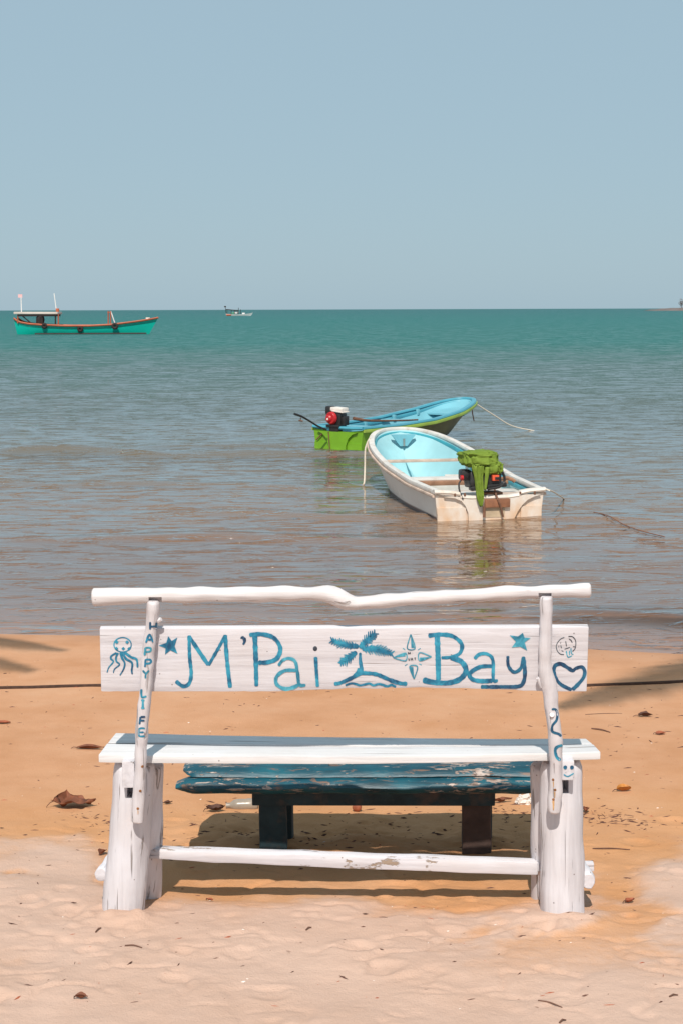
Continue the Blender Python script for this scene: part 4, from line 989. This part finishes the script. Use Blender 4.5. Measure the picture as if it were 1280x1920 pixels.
mb = MB(); tube(mb, [(0.2, 0.15, 0.52), (0.30, 0.45, 0.47), (0.32, 1.3, 0.42), (0.33, 1.9, 0.40)], [0.03, 0.022, 0.016, 0.014], 8, 0.08); b(mb, 'propeller_shaft', 'rusty_iron', gb)

# ---- far fishing boat
simple('ship_teal', (0.0, 0.42, 0.33), 0.5, 0.15, 0.4, 0.0)
simple('ship_orange', (0.42, 0.10, 0.045), 0.6, 0.25, 0.8, 0.0)
simple('ship_roof', (0.62, 0.52, 0.46), 0.7, 0.2, 0.6, 0.0)
simple('ship_dark', (0.03, 0.02, 0.018), 0.8, 0.3, 1, 0.0)
simple('ship_white', (0.78, 0.74, 0.72), 0.6, 0.1, 1, 0.0)
simple('ship_pink', (0.80, 0.45, 0.45), 0.8, 0.1, 1, 0.0)
simple('ship_green', (0.10, 0.30, 0.20), 0.6, 0.2, 1, 0.0)
def far_hull(px_sheer, px_keel, Y, beam, name_mats, root, keelz=-0.3):
    """loft from two side traces at depth Y, bow to the right"""
    n = 40; rows = []
    for i in range(n + 1):
        t = i / n; xs_ = px_sheer[0][0] + (px_sheer[-1][0] - px_sheer[0][0]) * t; ysn = float(np.interp(xs_, [p[0] for p in px_sheer], [p[1] for p in px_sheer]))
        xk = px_keel[0] + (px_keel[1] - px_keel[0]) * t
        g = atY(xs_, ysn, Y); k = atY(xk, 600, Y)
        w = beam / 2 * (min(1, 0.72 + t * 1.2) if t < 0.3 else 1.0) * max(0.0, 1 - max(0, (t - 0.45) / 0.55) ** 2.2)
        rows.append((g, k, w))
    return rows
fb = empty('fishing_boat', tuple(atz(155, 626.5, 0)))
tag(fb, 'long teal wooden fishing boat with orange gunwale and roofed stern, far left', 'fishing boat')
FY = fb.location.y
rows = far_hull([(30, 597), (40, 604), (60, 607.5), (90, 609.5), (130, 611), (170, 611), (210, 609), (250, 604), (280, 599.5), (297, 596)], (36, 276), FY, 2.6, None, fb)
def loft(rows, sec, name, mat, root):
    mb = MB(); m = len(sec); vs = []; fs = []
    for g, k, w in rows:
        for (s_, q) in sec:
            x = k.x + (g.x - k.x) * max(0, q); z = -0.35 + (g.z + 0.35) * q
            ww = w * (0.72 + 0.28 * q) * s_
            vs.append((x, FYY + ww, z))
    for i in range(len(rows) - 1):
        for j in range(m - 1): fs.append((i * m + j, i * m + j + 1, (i + 1) * m + j + 1, (i + 1) * m + j))
    fs.append(tuple(range(m))); mb.add(vs, fs); return mb.build(name, M[mat], root)
FYY = FY
SEC = [(-1, 1.0), (-1, 0.7), (-1, 0.4), (-0.8, 0.0), (0.8, 0.0), (1, 0.4), (1, 0.7), (1, 1.0)]
hl = loft(rows, SEC, 'hull', 'ship_teal', fb)
dk = MB(); vs = []
for g, k, w in rows: vs += [(g.x, FY - w * 0.97, g.z - 0.25), (g.x, FY + w * 0.97, g.z - 0.25)]
dk.add(vs, [(2 * i, 2 * i + 1, 2 * i + 3, 2 * i + 2) for i in range(len(rows) - 1)]).build('deck', M['ship_orange'], fb)
for sd in (-1, 1):
    mb = MB(); tube(mb, [(g.x, FY + sd * (w + 0.02), g.z + 0.02) for g, k, w in rows], 0.10, 6); mb.build('gunwale', M['ship_orange'], fb)
mb = MB(); tube(mb, [(atY(x, 600, FY).x, FY - 1.20 * (1 if x < 200 else 0.85 if x < 240 else 0.3), 0.02) for x in (70, 130, 190, 235, 275)], 0.13, 6); mb.build('waterline_plank', M['ship_dark'], fb)
S1 = mpp(fb.location)
def fp(x, y, dy=0.0): p = atY(x, y, FY + dy); return tuple(p)
mb = MB(); a = Vector(fp(31, 588)); c_ = Vector(fp(113, 588.5)); box(mb, (a.x + c_.x) / 2, FY, a.z + 0.05, c_.x - a.x, 2.5, 0.22, 0.05, ry=R(0.3)); rf = mb.build('roof', M['ship_roof'], fb)
mb = MB(); box(mb, (a.x + c_.x) / 2 + 0.1, FY, a.z - 0.17, c_.x - a.x - 0.5, 2.3, 0.2, 0.0); mb.build('roof_beam', M['ship_dark'], fb)
for (x, y0, y1, mt) in ((34, 590, 606, 'ship_orange'), (104.5, 589, 609, 'ship_dark'), (110, 589, 609, 'ship_orange')):
    for sd in (-1.05, 1.05):
        mb = MB(); tube(mb, [fp(x, y0, sd), fp(x, y1, sd)], 0.07, 6); mb.build('roof_post', M[mt], fb)
mb = MB(); tube(mb, [fp(42, 592, -1), fp(58, 605, -1)], 0.06, 6); mb.build('brace', M['ship_dark'], fb)
mb = MB(); tube(mb, [fp(102, 550), fp(107, 586)], 0.05, 6); mb.build('aerial', M['ship_white'], fb)
mb = MB(); tube(mb, [fp(40, 556), fp(41, 588)], 0.05, 6); mb.build('flagpole', M['ship_white'], fb)
mb = MB(); p = Vector(fp(38.5, 555)); box(mb, p.x, p.y, p.z, 0.40, 0.05, 0.32, 0.0, cuts=(3, 0, 2), jit=0.03); mb.build('flag', M['ship_pink'], fb)
mb = MB(); p = Vector(fp(108.5, 581.5)); box(mb, p.x, p.y, p.z, 0.30, 0.3, 0.34, 0.06); mb.build('lantern', M['ship_orange'], fb)
for x in (203.5, 208):
    mb = MB(); tube(mb, [fp(x, 583), fp(x, 609)], 0.06, 6); mb.build('bow_mast', M['ship_orange'], fb)
mb = MB(); tube(mb, [fp(208.5, 584), fp(216, 606)], 0.05, 6); mb.build('stay', M['ship_white'], fb)
mb = MB(); tube(mb, [fp(202, 586), fp(210, 586)], 0.05, 6); mb.build('crossbar', M['ship_orange'], fb)
for (x, y, r) in ((151, 617, 0.17), (216, 611.5, 0.20), (84, 611, 0.16)):
    p = Vector(fp(x, y, -1.34)); pts = [(p.x + r * math.cos(k * math.pi / 9), p.y, p.z + r * math.sin(k * math.pi / 9)) for k in range(19)]
    mb = MB(); tube(mb, pts, 0.13, 8, caps=False); mb.build('tyre_fender', M['ship_dark'], fb)
mb = lump(fp(79, 602)[0], FY - 0.8, fp(79, 600)[2], 0.32, 0.35, 0.55, 0.4, 4, 3); mb.build('net_bundle', M['ship_dark'], fb, angle=180)
mb = lump(fp(278, 598)[0], FY, fp(278, 598)[2], 0.22, 0.2, 0.14, 0.3, 6, 2); mb.build('anchor_coil', M['ship_roof'], fb)
# ---- tiny fishing boat near the horizon
sb = empty('fishing_boat', tuple(atz(448, 592.3, 0)))
tag(sb, 'tiny white fishing boat with dark canopy close to the horizon', 'fishing boat')
FYY = sb.location.y
rows = far_hull([(424, 588.2), (432, 589), (445, 589.5), (458, 589), (467, 587.8), (474.5, 586)], (425.5, 470), FYY, 3.0, None, sb)
loft(rows, SEC, 'hull', 'ship_white', sb)
def sp(x, y, dy=0.0): return Vector(atY(x, y, FYY + dy))
mb = MB(); a = sp(426, 591); tube(mb, [(sp(425.5, 590.5).x, FYY - 1.35, sp(425, 590.8).z), (sp(434, 590.5).x, FYY - 1.52, sp(434, 591).z)], 0.36, 6); mb.build('stern_patch', M['ship_orange'], sb)
mb = MB(); a, c_ = sp(424.5, 579.5), sp(446, 581.5); hexa(mb, [(a.x, FYY - 1.3, a.z - 0.3), (c_.x, FYY - 1.3, c_.z - 0.3), (c_.x, FYY + 1.3, c_.z - 0.3), (a.x, FYY + 1.3, a.z - 0.3), (a.x, FYY - 1.3, a.z), (c_.x, FYY - 1.3, c_.z), (c_.x, FYY + 1.3, c_.z), (a.x, FYY + 1.3, a.z)], 0.0); mb.build('canopy', M['ship_dark'], sb)
for x in (426, 434, 440, 446):
    for sd in (-1.1, 1.1): mb = MB(); tube(mb, [tuple(sp(x, 581, sd)), tuple(sp(x, 589, sd))], 0.10, 5); mb.build('canopy_post', M['ship_dark'], sb)
mb = MB(); p = sp(444, 586); box(mb, p.x, FYY, p.z, 1.3, 1.8, 0.8, 0.1); mb.build('cabin', M['ship_white'], sb)
mb = MB(); p = sp(437, 587.2); box(mb, p.x, FYY, p.z, 1.2, 1.9, 0.7, 0.1); mb.build('cabin', M['ship_green'], sb)
mb = MB(); p = sp(457, 588); box(mb, p.x, FYY, p.z, 1.0, 1.6, 0.6, 0.1); mb.build('deck_box', M['ship_white'], sb)
for x, y0 in ((447.5, 577), (451.5, 580), (422.5, 574.5)): mb = MB(); tube(mb, [tuple(sp(x, y0)), tuple(sp(x + (2 if x < 430 else 0), 589))], 0.10, 5); mb.build('mast', M['ship_dark'], sb)
mb = MB(); p = sp(422.6, 575); box(mb, p.x, FYY, p.z, 0.7, 0.08, 0.5, 0.0); mb.build('flag', M['ship_dark'], sb)

# ------------------------------------------------------------------ headland on the right horizon
simple('headland_rock', (0.16, 0.13, 0.12), 0.9, 0.35, 0.05, 0.0)
simple('headland_leaf', (0.15, 0.125, 0.115), 0.9, 0.3, 0.1, 0.0)
HY = 1500.0
mb = MB(); n = 120; vs = []
x0, x1 = atY(1218, 578, HY).x, atY(1290, 578, HY).x + 600
prof = []
for i in range(n + 1):
    X = x0 + (x1 - x0) * (i / n) ** 1.6; d = X - x0
    hgt = 0.2 + 2.6 * (1 - math.exp(-d / 14.0)) + 0.06 * d ** 0.9 * (d > 40) + 0.5 * mnoise.noise(Vector((X * 0.12, 0, 0)))
    for (dy, q) in ((-20, -0.5), (-10, hgt * 0.6), (0, hgt), (30, hgt * 1.05), (60, -0.5)): vs.append((X, HY + dy, q))
mb.add(vs, [(i * 5 + j, (i + 1) * 5 + j, (i + 1) * 5 + j + 1, i * 5 + j + 1) for i in range(n) for j in range(4)])
hl_o = mb.build('headland', M['headland_rock'], None); tag(hl_o, 'low dark rocky headland on the right horizon', 'headland', kind='structure')
def far_tree(X, h, seed):
    rt_ = empty('headland_tree', (X, HY + 5, 2.2))
    mb = MB(); tube(mb, [(X, HY + 5, 2.0), (X + 0.3, HY + 5, 2.0 + h * 0.6)], [0.35, 0.2], 6); mb.build('trunk', M['headland_rock'], rt_)
    rr = random.Random(seed); mb = MB()
    for _ in range(160):
        p = Vector((X + rr.gauss(0, h * 0.16), HY + 5 + rr.gauss(0, h * 0.16), 2.2 + h * (0.62 + rr.gauss(0, 0.17))))
        d = Vector((rr.uniform(-1, 1), rr.uniform(-1, 1), rr.uniform(-1, 1))).normalized(); e = d.orthogonal(); s = rr.uniform(0.4, 0.9)
        mb.add([p, p + d * s, p + d * s + e * s * 0.6, p + e * s * 0.6], [(0, 1, 2, 3)])
    mb.build('crown', M['headland_leaf'], rt_, smooth=False); return rt_
for i, (dx, h) in enumerate(((0, 8.5), (9, 12), (19, 10), (32, 13))):
    o = far_tree(atY(1279, 570, HY).x + dx, h, i)
    tag(o, ['small distant tree at the seaward tip of the headland, cut by the right frame edge', 'second distant headland tree, past the right frame edge', 'third distant headland tree, past the right frame edge', 'fourth distant headland tree, past the right frame edge'][i], 'tree', 'trees on the headland')

# ------------------------------------------------------------------ ropes
def rope(name, pts, r, mat, label, cat='rope', step=0.05):
    mb = MB(); mb.origin = pts[0]; tube(mb, pts, r, 8, step); o = mb.build(name, M[mat], None); return tag(o, label, cat)
Mw = Matrix.Rotation(hd, 3, 'Z')
bowp = Mw @ h1.pt(0.84, 1.0, -1) + Vector((mid.x, mid.y, 0))
rope('mooring_rope', [tuple(bowp + Vector((0, -0.02, 0.05))), tuple(bowp + Vector((-0.06, -0.05, -0.08))), tuple(bowp + Vector((-0.07, -0.10, -0.36))), tuple(atz(682, 907, 0.03)), tuple(atz(676, 915, -0.03))], 0.012, 'rope_pale', 'pale rope hanging from the bow of the white boat into the water')
cst = Mw @ Vector((hw + 0.05, 0.0, 0.34)) + Vector((mid.x, mid.y, 0))
rope('mooring_rope', [tuple(cst), tuple(atY(1036, 922, 17.2)), tuple(atz(1058, 936, -0.02))], 0.009, 'rope_pale', 'pale rope running from the right stern corner of the white boat')
def wz(p, up_=0.012): return (p.x, p.y, float(sea_z(np.array([p.x]), np.array([p.y]))[0]) + up_)
rope('floating_rope', [wz(atz(x, y, 0)) for x, y in ((1112, 965), (1140, 976), (1165, 985), (1190, 994), (1215, 1001), (1245, 1009))], 0.0055, 'rope_brown', 'thin brown rope lying on the water right of the white boat')
Mg = Matrix.Rotation(gh, 3, 'Z')
gbow = Mg @ h2.pt(0.985, 0.95, 1) + Vector((gm.x, gm.y, 0))
e_ = atz(985, 808, 0.0)
rope('mooring_rope', [tuple(gbow), tuple(gbow * 0.6 + e_ * 0.4 + Vector((0, 0, -0.035))), tuple(gbow * 0.25 + e_ * 0.75 + Vector((0, 0, -0.045))), tuple(e_ + Vector((0.3, 0.1, -0.03)))], 0.011, 'rope_pale', 'pale mooring rope stretched from the raised bow of the green boat')
rope('mooring_rope', [tuple(gbow + Vector((-0.02, -0.05, 0))), tuple(gbow + Vector((0.0, -0.06, -0.22))), tuple(gbow + Vector((0.03, -0.06, -0.36)))], 0.010, 'rope_brown', 'short rope end dangling from the bow of the green boat')
cab = []
for px, py in ((-60, 1292), (0, 1291.5), (60, 1290.5), (120, 1288.5), (190, 1287), (320, 1286.5), (480, 1287), (640, 1287), (800, 1286), (960, 1287), (1100, 1287), (1180, 1284), (1280, 1279.5), (1360, 1275)):
    p = onsand(px, py); cab.append((p.x, p.y, p.z + 0.004))
d0 = Vector(cab[0]) - Vector(cab[1]); cab = [tuple(Vector(cab[0]) + d0 * 8)] + cab
cab[0] = (cab[0][0], cab[0][1], tz(cab[0][0], cab[0][1]) + 0.01)
rope('beach_rope', cab, 0.012, 'rope_dark', 'long dark rope stretched along the sand behind the bench', step=0.15)

# ------------------------------------------------------------------ leaves, litter
simple('leaf_brown', (0.20, 0.065, 0.030), 0.7, 0.45, 25, 0.3, 90)
simple('leaf_dark', (0.10, 0.042, 0.028), 0.75, 0.45, 25, 0.3, 90)
simple('leaf_orange', (0.52, 0.20, 0.035), 0.55, 0.35, 25, 0.3, 90)
simple('leaf_red', (0.36, 0.10, 0.045), 0.65, 0.35, 25, 0.3, 90)
def leaf(name, px, py, L, W, rz, mat, label, fold=0.5, curl=0.25, crumple=0.0, lift=0.004, stem=0.25, seed=0):
    p = onsand(px, py); nx, ny = 16, 8
    root = empty(name, (p.x, p.y, p.z)); tag(root, label, 'leaf', 'fallen leaves on the beach')
    vs = []; fs = []; Rz = Matrix.Rotation(rz, 3, 'Z')
    for i in range(nx + 1):
        t = i / nx; w = W * math.sin(math.pi * min(1, t * 0.97 + 0.03)) ** 0.75 * (1 - 0.25 * t)
        for j in range(ny + 1):
            s = j / ny * 2 - 1; q = Vector(((t - 0.5) * L, s * w / 2, 0))
            q.z = abs(s) * w * 0.5 * fold + curl * L * (2 * t - 1) ** 2 * 0.5 + 0.1 * W * math.sin(s * 3 + t * 7 + seed) * 0.4
            if crumple: q += Vector(mnoise.noise_vector(Vector((t * 4 + seed, s * 2.0, seed)))) * crumple * L
            vs.append(Rz @ q)
    zb = min(v.z for v in vs)
    vs = [v + Vector((p.x, p.y, p.z - zb + lift)) for v in vs]
    o = len(vs); th = Vector((0, 0, 0.0012)); vs2 = vs + [v + th for v in vs]
    for i in range(nx):
        for j in range(ny):
            a = i * (ny + 1) + j; fs.append((a, a + 1, a + ny + 2, a + ny + 1)); fs.append((o + a, o + a + ny + 1, o + a + ny + 2, o + a + 1))
    MB().add(vs2, fs).build('blade', M[mat], root, angle=180)
    mid_ = vs[ny // 2]; tip = mid_ + Rz @ Vector((-stem * L, 0.04 * L, 0.0)); tip.z = tz(tip.x, tip.y) + 0.003
    tube(MB(), [tuple(vs[ny // 2 + ny + 1]), tuple((mid_ + tip) / 2 + Vector((0, 0, 0.004))), tuple(tip)], [0.002, 0.0018, 0.0012], 6, 0.01).build('stem', M['leaf_dark'], root)
    return root
leaf('dry_leaf', 137, 1513, 0.165, 0.12, 0.1, 'leaf_brown', 'large crumpled dark brown leaf on the sand left of the bench', 0.5, 0.2, 0.16, stem=0.2, seed=3)
leaf('dry_leaf', 170, 1405, 0.135, 0.045, 0.05, 'leaf_brown', 'long flat brown leaf beside the left end of the bench seat', 0.7, 0.05, 0.03, stem=0.2, seed=2)
leaf('dry_leaf', 1169, 1484, 0.065, 0.05, 0.2, 'leaf_orange', 'curled orange leaf on the sand right of the bench', 1.1, 0.3, 0.05, stem=0.3, seed=5)
leaf('dry_leaf', 1209, 1344, 0.075, 0.05, 0.0, 'leaf_dark', 'dark curled leaf below the palm shadow on the right', 1.0, 0.2, 0.08, stem=0.4, seed=6)
leaf('dry_leaf', 1237, 1377, 0.055, 0.045, 0.2, 'leaf_red', 'small flat reddish leaf near the right edge of the photo', 0.3, 0.1, 0.03, stem=0.2, seed=7)
leaf('dry_leaf', 153, 1874, 0.036, 0.022, 0.0, 'leaf_brown', 'tiny folded brown leaf on pale sand in the lower left corner', 1.2, 0.2, 0.05, stem=0.05, seed=8)
leaf('dry_leaf', 1180, 1693, 0.040, 0.022, 0.6, 'leaf_red', 'small red-brown leaf right of the right bench leg', 1.0, 0.3, 0.1, stem=0.3, seed=9)
leaf('dry_leaf', 8, 1357, 0.07, 0.04, 0.0, 'leaf_red', 'dry leaf cut off by the left edge of the photo', 0.5, 0.1, 0.08, stem=0.3, seed=10)
leaf('dry_leaf', 1097, 1523, 0.05, 0.035, 1.4, 'leaf_brown', 'curled leaf touching the outer side of the right bench leg', 1.2, 0.4, 0.08, stem=0.3, seed=11)
leaf('dry_leaf', 405, 1522, 0.075, 0.05, 0.2, 'leaf_dark', 'dark leaf lying under the left end of the blue table', 0.9, 0.5, 0.10, stem=0.2, seed=12)
leaf('dry_leaf', 394, 1690, 0.024, 0.016, -0.3, 'leaf_red', 'tiny red leaf scrap in front of the bench crossbar', 0.6, 0.2, 0.08, stem=0.1, seed=13)
leaf('dry_leaf', 940, 1505, 0.085, 0.028, 0.3, 'leaf_brown', 'thin twisted leaf under the right end of the blue table', 1.0, 0.3, 0.12, stem=0.6, seed=14)
leaf('dry_leaf', 316, 1508, 0.035, 0.022, 0.3, 'leaf_dark', 'small dark leaf between left bench leg and blue table', 0.7, 0.2, 0.08, stem=0.3, seed=15)
leaf('dry_leaf', 193, 1602, 0.045, 0.035, 1.2, 'leaf_brown', 'brown leaf leaning on the foot of the left bench leg', 1.1, 0.3, 0.06, stem=0.1, seed=16)
# round nut under the table
p = onsand(669, 1521); nut = lump(p.x, p.y, p.z + 0.018, 0.019, 0.018, 0.018, 0.12, 5, 3, 0.9); nut.origin = p
tag(nut.build('seed_pod', M['leaf_red'], None, angle=180), 'round brown seed pod on the sand beyond the blue table', 'seed pod')
# plastic bottle lying under the table
simple('bottle_grey', (0.30, 0.25, 0.20), 0.3, 0.2, 20, 0.1, 60, 0.5)
p = onsand(452, 1515); p.z -= 0.010; bt_r = empty('plastic_bottle', (p.x, p.y, p.z)); tag(bt_r, 'grey plastic bottle lying on the sand under the left of the blue table', 'bottle')
prof = [(-0.055, 0.0, 0.010), (-0.050, 0, 0.011), (-0.045, 0, 0.012), (-0.028, 0, 0.024), (-0.01, 0, 0.027), (0.02, 0, 0.026), (0.03, 0, 0.0275), (0.06, 0, 0.027), (0.068, 0, 0.022)]
tube(MB(), [(p.x + x, p.y + 0.12 * x, p.z + 0.022, r) for x, y_, r in prof], None, 18).build('body', M['bottle_grey'], bt_r)
tube(MB(), [(p.x - 0.062, p.y - 0.007, p.z + 0.022, 0.0125), (p.x - 0.046, p.y - 0.0055, p.z + 0.022, 0.0125)], None, 14).build('cap', M['bottle_grey'], bt_r)
p = onsand(981, 1507); wr = lump(p.x, p.y, p.z + 0.016, 0.030, 0.02, 0.020, 0.55, 12, 4, 0.8); wr.origin = p
tag(wr.build('plastic_wrapper', M['engine_white'], None, angle=30), 'crumpled white plastic scrap beside the right bench leg under the table', 'wrapper')
# loose litter: crumbs of bark, twigs and shell strewn over the sand, nobody could count them
def litter(name, n, sampler, mat, label, size, long_=3.0, flat=True, seed=1):
    rr = random.Random(seed); mb = MB(); P = [sampler(rr) for _ in range(n)]
    Z = terr(np.array([q[0] for q in P]), np.array([q[1] for q in P]))
    for (x, y), z in zip(P, Z):
        s = size * rr.choice((0.4, 0.5, 0.6, 0.8, 1.0, 1.5)); l = s * rr.uniform(1, long_); a = rr.gauss(0, 0.5) if rr.random() < 0.7 else rr.uniform(0, 3.14)
        dx, dy = math.cos(a) * l / 2, math.sin(a) * l / 2; nx, ny = -math.sin(a) * s * 0.25, math.cos(a) * s * 0.25; h = s * rr.uniform(0.12, 0.35); b0 = rr.uniform(-0.3, 0.3) * l
        q = [(x - dx, y - dy, z + 0.0005), (x + nx + dy * 0.1, y + ny, z - 0.001), (x + dx, y + dy, z + rr.uniform(0, h)), (x - nx, y - ny, z - 0.001), (x + nx * b0, y, z + h)]
        mb.add(q, [(0, 1, 4), (1, 2, 4), (2, 3, 4), (3, 0, 4)])
    o = mb.build(name, M[mat], None, smooth=False); return tag(o, label, 'litter', kind='stuff')
def uni(rr):
    y = rr.uniform(4.2, 10.2); return (rr.uniform(-0.24, 0.24) * y, y)
def wrack(rr):
    k = rr.random()
    if k < 0.42: return (rr.gauss(1.10, 0.10), rr.gauss(6.20, 0.08))
    if k < 0.62: return (rr.gauss(0.66, 0.08), rr.gauss(6.28, 0.07))
    if k < 0.80: return (rr.uniform(-0.75, 0.9), rr.gauss(6.25, 0.10))
    if k < 0.9: return (rr.gauss(-1.02, 0.08), rr.gauss(6.15, 0.10))
    return (rr.uniform(0.9, 1.7), rr.gauss(7.6, 0.3))
litter('bark_crumbs', 620, uni, 'leaf_dark', 'dark crumbs of bark and twig scattered over the beach', 0.010, 3.0, seed=3)
litter('bark_crumbs', 330, wrack, 'leaf_dark', 'dark leaf litter washed into a line beside the table', 0.012, 4.0, seed=4)
def under(rr): return (rr.uniform(-0.75, 0.85), rr.gauss(5.95, 0.16))  # extra dark crumbs added to deepen the shade below the table
litter('bark_crumbs', 170, under, 'leaf_dark', 'dark leaf litter under the blue table, added to deepen the shade there', 0.013, 3.5, seed=14)
litter('bark_crumbs', 200, uni, 'leaf_red', 'reddish crumbs of leaf scattered over the beach', 0.008, 3.0, seed=5)
litter('shell_crumbs', 150, uni, 'engine_white', 'pale bits of shell scattered over the beach', 0.007, 1.6, seed=6)
simple('stick', (0.15, 0.075, 0.05), 0.85, 0.4, 30)
rr = random.Random(11); si = 0
for (x0, y0, x1, y1, r, lab) in ((1108, 1367, 1143, 1374, 1.2, 'thin straight twig on the sand right of the bench seat end'), (1096, 1340, 1165, 1338, 0.45, 'very thin pale twig lying level below the palm shadow'), (1110, 1592, 1180, 1594, 1.1, 'thin twig on damp sand right of the right bench leg'),
                                 (235, 1774, 267, 1778, 1.2, 'reddish twig on pale sand below the left bench leg'), (180, 1749, 190, 1741, 1.5, 'short dark twig below the left bench leg'), (1008, 1877, 1053, 1890, 1.3, 'pale stick half buried at the lower right'),
                                 (1254, 1870, 1270, 1867, 1.6, 'short dark stick at the lower right edge'), (574, 1745, 584, 1740, 1.5, 'short curved twig on the sand in front of the bench'), (1048, 1919, 1060, 1914, 1.8, 'dark twig at the bottom edge of the photo')):
    a = onsand(x0, y0); c_ = onsand(x1, y1); s = mpp(a) * r; m_ = (a + c_) / 2; m_.z = tz(m_.x, m_.y)
    mb = MB(); mb.origin = a; tube(mb, [(a.x, a.y, a.z + s), (m_.x, m_.y + 0.004, m_.z + s * 2.0), (c_.x, c_.y, c_.z + s)], [s, s * 1.1, s * 0.7], 6, 0.01)
    tag(mb.build('twig', M['stick'], None), lab, 'twig', 'twigs on the sand')

# ------------------------------------------------------------------ palms beside the path, outside the frame: their fronds shade the sand
simple('palm_bark', (0.22, 0.17, 0.13), 0.9, 0.3, 6, 0.5, 20)
simple('palm_leaf', (0.075, 0.13, 0.030), 0.5, 0.3, 4, 0.1, 20)
def palm(base, top, fronds, label, seed):
    rr = random.Random(seed); bz = tz(base[0], base[1]); rt_ = empty('coconut_palm', (base[0], base[1], bz)); tag(rt_, label, 'palm tree', 'coconut palms behind the beach')
    bx, by = base; T_ = Vector(top)
    mb = MB(); tube(mb, [(bx, by, bz - 0.2), (bx + (T_.x - bx) * 0.15, by + (T_.y - by) * 0.2, bz + 0.3 * T_.z), (bx + (T_.x - bx) * 0.5, by + (T_.y - by) * 0.55, bz + 0.65 * T_.z), tuple(T_)], [0.20, 0.13, 0.11, 0.10], 12, 0.15, 0.02, 6); mb.build('trunk', M['palm_bark'], rt_)
    for (az, L, el, droop) in fronds:
        P = []; d = Vector((math.cos(az), math.sin(az), 0))
        for i in range(25):
            t = i / 24; P.append(T_ + d * L * t * math.cos(el) + Vector((0, 0, L * t * math.sin(el) - droop * L * t * t)))
        fo = MB(); tube(fo, [tuple(p) for p in P], [0.03 * (1 - i / 25) + 0.005 for i in range(25)], 6)
        sd = d.cross(Vector((0, 0, 1)))
        for i in range(2, 72):
            t = i / 72; k = min(23, int(t * 24)); u = t * 24 - k; p = P[k] * (1 - u) + P[k + 1] * u; tg = (P[k + 1] - P[k]).normalized()
            ln = 0.70 * math.sin(math.pi * (0.12 + 0.84 * t)) ** 0.9 * rr.uniform(0.85, 1.1)
            for s in (-1, 1):
                q = p + (sd * s * 0.70 + tg * 0.55 + Vector((0, 0, -0.45 - 0.2 * rr.random()))).normalized() * ln; w = tg * 0.022
                m_ = (p + q) / 2 + Vector((0, 0, 0.05 * ln))
                fo.add([p - w, p + w, m_ + w, q, m_ - w], [(0, 1, 2, 4), (4, 2, 3)])
        fo.build('frond', M['palm_leaf'], rt_, smooth=False)
ev = lambda n, a0: [(a0 + k * 2 * math.pi / n, 3.1, R(28), 0.55) for k in range(n)]
def shade_at(px, py, h):                                  # point at height h that shades the sand seen at a pixel
    p = onsand(px, py); k = (h - p.z) / (-SD.z); return p - SD * k
def crown(tip, az, L, el, droop):                          # crown whose frond of that bearing ends at tip
    return tip - Vector((math.cos(az) * L * math.cos(el), math.sin(az) * L * math.cos(el), L * math.sin(el) - droop * L))
azR = math.atan2(-0.56, -0.83); tR = crown(shade_at(1040, 1328, 6.6), azR, 3.3, R(12), 0.5)
palm((tR.x + 0.9, tR.y - 1.6), tR, [(azR, 3.3, R(12), 0.5), (azR - 0.95, 3.0, R(25), 0.5), (azR - 1.9, 3.0, R(40), 0.5), (azR - 2.9, 3.1, R(30), 0.5), (azR + 2.6, 3.0, R(25), 0.5), (azR + 1.9, 2.8, R(35), 0.5)], 'coconut palm standing outside the frame to the right of the bench', 1)
azL = math.atan2(-0.16, 0.98); tL = crown(shade_at(128, 1219, 7.0), azL, 3.4, R(10), 0.45)
palm((tL.x - 1.0, tL.y - 1.4), tL, [(azL, 3.4, R(10), 0.45), (azL - 0.21, 3.55, R(10), 0.45), (azL + 1.0, 3.0, R(30), 0.45), (azL + 1.9, 3.0, R(35), 0.5), (azL + 2.8, 3.1, R(30), 0.5), (azL - 2.5, 3.0, R(25), 0.5), (azL - 1.5, 3.0, R(35), 0.5)], 'coconut palm standing outside the frame to the left of the bench', 2)
